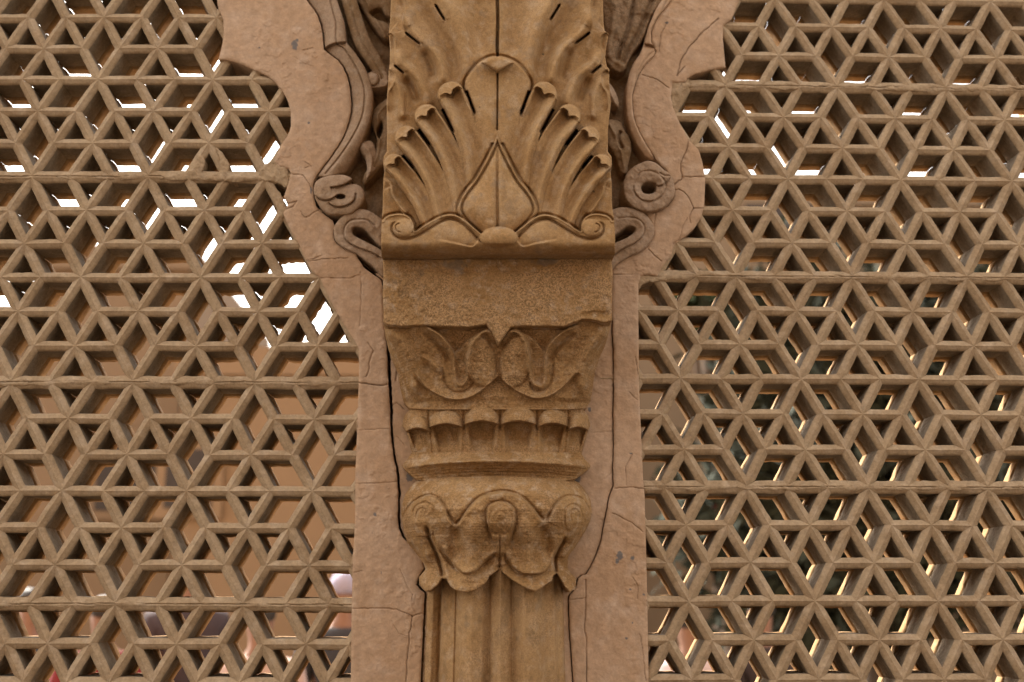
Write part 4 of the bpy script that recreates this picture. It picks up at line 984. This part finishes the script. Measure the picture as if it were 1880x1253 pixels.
def build_screen(tname, label, L, ulo, uhi, tiles, solid, clip, loc):
    t = thing(tname, loc, label, 'lattice screen', 'pierced stone lattice screens either side of the column')
    solid = np.array(solid)
    n = 0
    for ti, tile in enumerate(tiles):
        tl = None; bv = []; bf = []; nb = 0
        for row in range(tile[0], tile[1] + 1):
            u0 = ulo + ((row % 2) * .5 if (ulo * 2) % 2 == 0 else ((row + 1) % 2) * .5)
            u = math.floor(ulo) + (.5 if row % 2 else 0)
            while u < uhi:
                for d in (0, 4, 5):
                    if not has_edge(row, u, d, tile): continue
                    du, dr = NB[d]
                    pa = L.pos(u, L.vmid(row)); pb = L.pos(u + du, L.vmid(row + dr))
                    pxa = np.array(PIX(np.array([[pa[0], YF, pa[1]], [pb[0], YF, pb[1]]]))).T
                    if max(pa[0], pb[0]) < clip[0] or min(pa[0], pb[0]) > clip[1] or (pxa[:, 1] < -75).all() or (pxa[:, 1] > 1345).all(): continue
                    s_ = sdpoly(pxa[:, 0], pxa[:, 1], solid, 60)
                    if (s_ > 9).all(): continue
                    if tl is None:
                        cpos = L.pos((ulo + uhi) / 2, L.vmid(tile[1]))
                        tl = bpy.data.objects.new('lattice_tile', None); tl.empty_display_size = .05; COL.objects.link(tl); tl.parent = t
                        tl.location = Vector((cpos[0], 0.03, cpos[1])) - t.location
                    wloc = (pa[0], .0, pa[1])
                    v, f = bar_mesh(L, tile, row, u, d, YF, T1, .129, .0014 if d == 0 and row in tile else .0007, seed=11, nst=6)
                    o = mesh('lattice_bar', v, f, M_JALI, None, False); n += 1
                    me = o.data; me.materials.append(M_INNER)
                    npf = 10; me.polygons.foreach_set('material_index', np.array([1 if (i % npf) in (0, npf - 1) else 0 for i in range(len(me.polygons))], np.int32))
                    off = np.array([pa[0], YF, pa[1]])
                    co = np.zeros(len(me.vertices) * 3); me.vertices.foreach_get('co', co); co = co.reshape(-1, 3) - off; me.vertices.foreach_set('co', co.ravel())
                    o.parent = tl; o.location = Vector(off) - t.location - tl.location
                    v, f = bar_mesh(L, tile, row, u, d, YF + T1 + .003, T2, .156, .0010, .0008, -.0012, seed=31, nst=6)
                    bf.append(f + nb); bv.append(v); nb += len(v)
                u += 1
        if bv:
            # the rear lattice stands free of the front one by a ragged mortar joint
            m = mesh('rear_lattice', np.vstack(bv), np.vstack(bf), M_BACK, tl, True); m['kind'] = 'stuff'
    return t, n

LL = Lattice(nodesL, 3, .075); LR = Lattice(nodesR, 0, .07)
print('lattice rms', LL.rms, LR.rms, 'edge', LL.e, LR.e)
XL = P(-30, -60, 0)[0]; XR = P(1915, -60, 0)[0]
solidL = [tuple(p) for p in PL_out] + [(1000, 1330), (1000, -60)]
solidR = [tuple(p) for p in PR_out] + [(900, 1330), (900, -60)]
tL, nL = build_screen('lattice_screen', 'tan stone lattice of stars left of the column, bright sky behind its middle', LL, -7, 10, [(-3, 3), (3, 9), (9, 15), (15, 21)], solidL, (XL, 9), P(300, 1340, .03))
tR, nR = build_screen('lattice_screen', 'tan stone lattice of stars right of the column, with sunlit edges behind its lower half', LR, -4, 15, [(-6, 0), (0, 6), (6, 12), (12, 18), (18, 24)], solidR, (-9, XR), P(1550, 1340, .03))
print('bars', nL, nR)

def seam_joint(L, row, ulo, uhi, parent, solid, seed, x0, x1):
    us = np.linspace(ulo, uhi, 60); pts = L.pos(us, np.full(60, L.vmid(row)))
    w_ = np.stack([pts[:, 0], np.full(60, YF), pts[:, 1]], 1); a, b = PIX(w_)
    k = (a > x0) & (a < x1) & (sdpoly(a, b, np.array(solid), 40) < 4); a = a[k]; b = b[k]
    xs = np.arange(a.min(), a.max(), 4.0); ys = np.interp(xs, a, b)
    up = 3.4 + 2.6 * np.clip(vnoise(xs, xs * 0, 23, seed), -.7, 1) + 1.2 * vnoise(xs, xs * 0, 7, seed + 1)
    dn = 4.2 + 3.4 * np.clip(vnoise(xs, xs * 0, 27, seed + 2), -.8, 1) + 1.4 * vnoise(xs, xs * 0, 8, seed + 3)
    poly = np.vstack([np.stack([xs, ys - up], 1), np.stack([xs, ys + dn], 1)[::-1]])
    crk = np.stack([xs, ys + 1.6 * vnoise(xs, xs * 0, 14, seed + 4) + 1.1 * vnoise(xs, xs * 0, 5, seed + 5)], 1)
    def hf(X, Y, sd):
        h = -5.3 + 1.8 * (1 - np.exp(-sd / 2.0)) + fbm(X, Y, 11, seed + 6, 3) * .8
        on = sstep(-.5, .1, vnoise(X, Y * 0, 60, seed + 7))
        return h - ridge(X, Y, crk, 3.2, 1.0, 0, 0) * on
    def wf(X, Y, sd): return X * 0, ridge(X, Y, crk, .75, .8, 0, 0) * sstep(-.5, .1, vnoise(X, Y * 0, 60, seed + 7)), X * 0
    sheet('mortar_joint', poly, hf, M_JALI, parent, 1.3, 12, wearfun=wf)
for i, r_ in enumerate((3, 9, 15)): seam_joint(LL, r_, -5, 9, tL, solidL, 300 + 20 * i, -40, 700)
for i, r_ in enumerate((0, 6, 12)): seam_joint(LR, r_, -3, 13, tR, solidR, 400 + 20 * i, 1100, 1930)
# mortar smeared over the joint and the bars where the left screen meets the spandrel
def smear(pts, seed, parent, lift=0.0, holes=()):
    pl = cr(pts, 5, True); c = np.mean(pl, 0)
    pl = pl + np.stack([vnoise(pl[:, 0] * 1.0, pl[:, 1], 6, seed), vnoise(pl[:, 0], pl[:, 1], 6, seed + 1)], 1) * 1.6
    def hf(X, Y, sd): return -5.2 + lift + 2.4 * (1 - np.exp(-sd / 3.0)) + fbm(X, Y, 9, seed, 4) * 1.3
    sheet('mortar_patch', pl, hf, M_JALI, parent, 1.2, 30, holes=holes)
smear([(296, 322), (330, 319), (352, 308), (362, 290), (370, 283), (376, 300), (370, 318), (392, 321), (404, 312), (402, 290), (396, 272), (408, 280), (420, 300), (422, 318), (470, 322), (478, 312), (490, 300), (505, 292), (524, 296), (530, 322), (528, 345), (512, 336), (480, 332), (430, 334), (400, 333), (350, 331), (310, 330)], 501, tL, .3)
smear([(498, 345), (512, 352), (522, 372), (526, 395), (516, 400), (508, 380), (500, 362)], 505, tL)
smear([(1172, 508), (1205, 506), (1236, 504), (1238, 512), (1205, 516), (1180, 522), (1174, 532)], 507, tR)
smear([(1228, 150), (1260, 150), (1268, 158), (1256, 168), (1246, 186), (1240, 200), (1232, 196), (1230, 170)], 509, tR)

# =================================================================== REST OF THE WALL, GROUND, BACKGROUND
def box(name, p0, p1, mat, parent=None, **k):
    (x0, y0, z0), (x1, y1, z1) = p0, p1
    v = [(x0, y0, z0), (x1, y0, z0), (x1, y1, z0), (x0, y1, z0), (x0, y0, z1), (x1, y0, z1), (x1, y1, z1), (x0, y1, z1)]
    f = [(3, 2, 1, 0), (4, 5, 6, 7), (0, 1, 5, 4), (1, 2, 6, 5), (2, 3, 7, 6), (3, 0, 4, 7)]
    return mesh(name, v, f, mat, parent, False, **k)

a0 = P(0, 1336, 0); a1 = P(1880, 1336, 0); tz = P(940, -66, 0)[2]
bz = min(a0[2], a1[2])
o = box('plinth_wall', (-9, -.02, GROUND), (9, .16, bz), M_PLASTER); setp(o, 'plastered plinth wall under the column and screens', 'wall')
o = box('sun_blocking_wall', (-9, -.01, tz), (9, .16, tz + 5.5), M_PLASTER); setp(o, 'unseen plastered wall above the screens, made tall to shade the ground in front', 'wall')  # out of view, raised this high to keep sun off the front ground
for xa, xb in ((-9, XL + .02), (XR - .02, 9)):
    o = box('side_wall', (xa, -.01, bz), (xb, .16, tz), M_PLASTER); setp(o, 'plain plastered wall past the outer end of the %s lattice screen' % ('left' if xa < 0 else 'right'), 'wall')

gsz = 600
o = mesh('ground', [(-gsz, -gsz, GROUND), (gsz, -gsz, GROUND), (gsz, gsz, GROUND), (-gsz, gsz, GROUND)], [(0, 1, 2, 3)], M_GROUND, None, False); setp(o, kind='structure')
o = mesh('yard_paving', [(-30, .16, GROUND + .004), (30, .16, GROUND + .004), (30, 40, GROUND + .004), (-30, 40, GROUND + .004)], [(0, 1, 2, 3)], M_YARD, None, False); setp(o, kind='structure')

# ---- added unseen wing behind the camera; blocks low sky so light falls from above
t = thing('sky_blocking_wing', (0, -13, GROUND), 'added brown wing with small windows, unseen, blocking the low sky opposite the screens', 'building')
M_WING = flat('brown_stone', (.20, .15, .11), .9, .15, 1)
box('wall', (-22, -15, GROUND), (22, -13, GROUND + 8.2), M_WING, t)
box('parapet', (-22.1, -15.1, GROUND + 8.2), (22.1, -12.9, GROUND + 8.6), M_WING, t)
for k in range(9):
    fr = box('window', (-17 + k * 4.2, -13, GROUND + 2.2), (-15.6 + k * 4.2, -12.9, GROUND + 4.4), M_WING, t)
    box('pane', (-16.9 + k * 4.2, -12.9, GROUND + 2.3), (-15.7 + k * 4.2, -12.89, GROUND + 4.3), M_DARK, fr)

# ---- houses across the yard, seen soft through the left screen
def bx_px(x0, x1, ytop, yd, th=3.0):
    a = P(x0, 900, yd)[0]; b = P(x1, 900, yd)[0]; z = P((x0 + x1) / 2, ytop, yd)[2]
    return a, b, z
def house(label, x0, x1, ytop, yd, col, wins=(), par=.25):
    a, b, z = bx_px(x0, x1, ytop, yd)
    t = thing('rendered_house', ((a + b) / 2, yd, GROUND), label, 'building', 'pale buildings across the yard')
    m = flat('render_' + str(int(x0)), col, .9, .1, .5)
    # wall with real window recesses: strips round the openings
    wz = sorted(wins)
    box('wall', (a, yd, GROUND), (b, yd + 4, z - par), m, t)
    box('parapet', (a - .06, yd - .06, z - par), (b + .06, yd + 4.06, z), m, t)
    for wx, wy, ww, wh in wins:
        c = P(wx, wy, yd)
        fr = box('window', (c[0] - ww / 2 - .08, yd - .05, c[2] - wh / 2 - .08), (c[0] + ww / 2 + .08, yd + .0, c[2] + wh / 2 + .08), m, t)
        box('pane', (c[0] - ww / 2, yd - .055, c[2] - wh / 2), (c[0] + ww / 2, yd - .051, c[2] + wh / 2), M_DARK, fr)
    return t
house('tan flat-roofed house behind the middle of the left screen', 52, 318, 452, 8.0, (.20, .135, .08), [(240, 870, .6, .7)])
house('lower sand-coloured house close to the pilaster behind the left screen', 322, 900, 640, 7.0, (.24, .16, .092), [(350, 880, .4, .5)])
house('low tan house at the left edge behind the left screen', -500, 48, 590, 9.0, (.20, .14, .085))
house('long tan wall building across the yard behind the right screen', 960, 2400, 342, 9.0, (.20, .14, .085), [(1450, 420, 1.0, .8)])

# ---- trees in the yard behind the right screen
M_LEAF = flat('dark_leaf', (.022, .028, .016), .95, .5, 20); M_LEAF2 = flat('mid_leaf', (.045, .065, .025), .95, .4, 20); M_BARK = flat('bark', (.12, .085, .06), .9)
M_FLOWER = flat('red_petal', (.22, .05, .05), .7)
def tree(label, c, rad, n, mat, seed, trunk=True, flowers=0, nm='tree'):
    rr = np.random.RandomState(seed)
    t = thing(nm, (c[0], c[1], GROUND), label, nm, 'trees and bushes behind the right screen')
    cl = rr.normal(size=(26, 3)); cl /= np.linalg.norm(cl, axis=1)[:, None]; cl = cl * rr.uniform(.3, .95, (26, 1)) * np.array(rad) + np.array(c)
    V = []; Fc = []
    k = rr.randint(0, 26, n); pos = cl[k] + rr.normal(size=(n, 3)) * np.array(rad) * .2
    for i in range(n):
        a = rr.normal(size=3); a /= np.linalg.norm(a); b = np.cross(a, rr.normal(size=3)); b /= np.linalg.norm(b)
        s_ = rr.uniform(.05, .10); p = pos[i]
        V += [p - a * s_, p - b * s_ * .45, p + a * s_, p + b * s_ * .45]; Fc.append((4 * i, 4 * i + 1, 4 * i + 2, 4 * i + 3))
    m = mesh('crown', V, Fc, mat, t, False)
    if trunk:
        tv = []; tf = []
        pts = [np.array([c[0], c[1], GROUND]), np.array([c[0] + .05, c[1], GROUND + (c[2] - GROUND) * .5]), np.array([c[0] - .04, c[1], c[2] + rad[2] * .3])]
        for j, (p, r_) in enumerate(zip(pts, (.13, .10, .05))):
            for q in range(8): tv.append(p + np.array([math.cos(q * math.pi / 4) * r_, math.sin(q * math.pi / 4) * r_, 0]))
            if j:
                for q in range(8): tf.append(((j - 1) * 8 + q, (j - 1) * 8 + (q + 1) % 8, j * 8 + (q + 1) % 8, j * 8 + q))
        for q in range(4):                                      # limbs
            s0 = len(tv); tip = cl[q * 5]; b0 = pts[1]
            for p, r_ in ((b0, .05), (tip, .015)):
                for h in range(4): tv.append(p + np.array([math.cos(h * math.pi / 2) * r_, math.sin(h * math.pi / 2) * r_, 0]))
            for h in range(4): tf.append((s0 + h, s0 + (h + 1) % 4, s0 + 4 + (h + 1) % 4, s0 + 4 + h))
        mesh('trunk', tv, tf, M_BARK, t, True)
    if flowers:
        V = []; Fc = []
        for i in range(flowers):
            p = cl[rr.randint(26)] + rr.normal(size=3) * np.array(rad) * .12 + np.array([0, -rad[1] * .3, 0])
            for q in range(5):
                an = q * 2 * math.pi / 5; d1 = np.array([math.cos(an), -.2, math.sin(an)]) * .05; d2 = np.array([math.cos(an + .6), -.2, math.sin(an + .6)]) * .035
                s0 = len(V); V += [p, p + d2, p + d1 * 1.1, p + np.array([math.cos(an - .6), -.2, math.sin(an - .6)]) * .035]; Fc.append((s0, s0 + 1, s0 + 2, s0 + 3))
        mesh('blossom', V, Fc, M_FLOWER, t, False)
    return t
for lb, x, y, yd, rad, n, mt, sd_, tk, fl, nm in (
        ('dark leafy tree behind the middle of the right screen', 1560, 690, 6.0, (1.05, .8, 1.0), 9000, M_LEAF, 1, True, 0, 'tree'),
        ('dark leafy tree behind the outer edge of the right screen', 1830, 700, 6.4, (1.1, .8, 1.3), 9000, M_LEAF, 2, True, 0, 'tree'),
        ('broad dark tree low behind the right screen', 1650, 960, 5.0, (1.5, .7, .8), 11000, M_LEAF, 3, True, 0, 'tree'),
        ('small green bush beside the right pilaster, in front of the tan wall', 1300, 560, 6.6, (.35, .3, .35), 1800, M_LEAF2, 4, True, 0, 'bush'),
        ('bush with red blossom behind the right screen', 1400, 745, 5.6, (.4, .3, .3), 2600, M_LEAF, 5, True, 14, 'bush'),
        ('low dark bush beside the right pilaster behind the screen', 1330, 960, 5.4, (.55, .4, .35), 3500, M_LEAF, 6, True, 10, 'bush')):
    c = P(x, y, yd); tree(lb, c, rad, n, mt, sd_, tk, fl, nm)

# ---- visitors on the yard, seen soft through the lowest rows of the screens
M_SKIN = flat('skin', (.22, .12, .08), .6, .06); M_HAIR = flat('dark_hair', (.02, .016, .014), .6)
def skinned(name, joints, edges, mat, parent, root=0):
    me = bpy.data.meshes.new(name); me.from_pydata([j[:3] for j in joints], edges, [])
    o = bpy.data.objects.new(name, me); COL.objects.link(o)
    md = o.modifiers.new('skin', 'SKIN'); md.use_smooth_shade = True
    for i, j in enumerate(joints):
        s_ = me.skin_vertices[0].data[i]; r_ = j[3]; s_.radius = (r_, r_ if len(j) < 5 else j[4]); s_.use_root = (i == root)
    sb = o.modifiers.new('sub', 'SUBSURF'); sb.levels = 1; sb.render_levels = 1
    me.materials.append(mat); o.parent = parent
    return o
def person(label, px, yd, hgt, shirt, legs, turn=0.0, hat=None, stride=.12):
    x = P(px, 1100, yd)[0]
    t = thing('person', (x, yd, GROUND), label, 'person', 'visitors behind the screens')
    t.rotation_euler.z = turn + math.pi; s_ = hgt / 1.72
    J = [(0, 0, .95, .13, .10), (0, 0, 1.15, .12, .09), (0, 0, 1.36, .15, .09), (0, 0, 1.46, .055), (0, .0, 1.53, .055), (0, -.01, 1.62, .085), (0, -.01, 1.69, .07),
         (.17, 0, 1.38, .055), (.22, .03, 1.12, .042), (.20, -.08, .90, .032), (.20, -.12, .82, .03), (-.17, 0, 1.38, .055), (-.22, .02, 1.12, .042), (-.20, -.06, .90, .032), (-.20, -.10, .82, .03),
         (.09, 0, .88, .085), (.10, -stride, .48, .06), (.10, stride * .3, .08, .04), (.10, -.12, .03, .035), (-.09, 0, .88, .085), (-.10, stride * .5, .48, .06), (-.10, stride, .08, .04), (-.10, stride - .14, .03, .035)]
    J = [tuple(v * s_ for v in j) for j in J]
    E = [(0, 1), (1, 2), (2, 3), (3, 4), (4, 5), (5, 6), (2, 7), (7, 8), (8, 9), (9, 10), (2, 11), (11, 12), (12, 13), (13, 14), (0, 15), (15, 16), (16, 17), (17, 18), (0, 19), (19, 20), (20, 21), (21, 22)]
    skinned('body', J, E, M_SKIN, t)
    c1_ = flat('cloth', shirt, .9, .1); c2_ = flat('cloth', legs, .9, .1)
    g = .018
    Js = [(0, 0, .92, .16, .125), (0, 0, 1.15, .14, .11), (0, 0, 1.37, .17, .11), (0, 0, 1.45, .07), (.18, 0, 1.38, .075), (.22, .03, 1.13, .062), (-.18, 0, 1.38, .075), (-.22, .02, 1.13, .062)]
    skinned('shirt', [tuple(v * s_ for v in j) for j in Js], [(0, 1), (1, 2), (2, 3), (2, 4), (4, 5), (2, 6), (6, 7)], c1_, t)
    Jl = [(0, 0, .94, .145, .115), (.09, 0, .86, .105), (.10, -stride, .48, .08), (.10, stride * .3, .10, .065), (-.09, 0, .86, .105), (-.10, stride * .5, .48, .08), (-.10, stride, .10, .065)]
    skinned('trousers', [tuple(v * s_ for v in j) for j in Jl], [(0, 1), (1, 2), (2, 3), (0, 4), (4, 5), (5, 6)], c2_, t)
    skinned('hair', [tuple(v * s_ for v in j) for j in [(0, .02, 1.60, .085), (0, .015, 1.68, .088), (0, .0, 1.74, .06)]], [(0, 1), (1, 2)], hat or M_HAIR, t)
person('person in a dark red shirt behind the lower left lattice', 195, 3.3, 1.62, (.16, .015, .02), (.03, .03, .04), .3)
person('person in black at the far left edge behind the lattice', 60, 3.8, 1.66, (.02, .022, .03), (.03, .03, .03), -.4)
person('person in a pale pink shirt behind the lower left lattice', 480, 3.0, 1.60, (.42, .31, .28), (.08, .06, .05), .2)
person('person with a pale lavender cap beside the left pilaster', 632, 3.6, 1.74, (.03, .03, .035), (.05, .05, .06), 0, flat('lavender_cap', (.34, .33, .46), .8))
person('person in a dark top near the middle of the left lattice', 345, 4.2, 1.86, (.05, .035, .04), (.03, .03, .03), .5)
person('person in a grey lavender shirt beside the right pilaster', 1262, 3.4, 1.55, (.42, .35, .36), (.05, .05, .05), -.3)
person('person in black clothes behind the lower right lattice', 1395, 3.8, 1.60, (.03, .02, .02), (.05, .04, .04), .3)
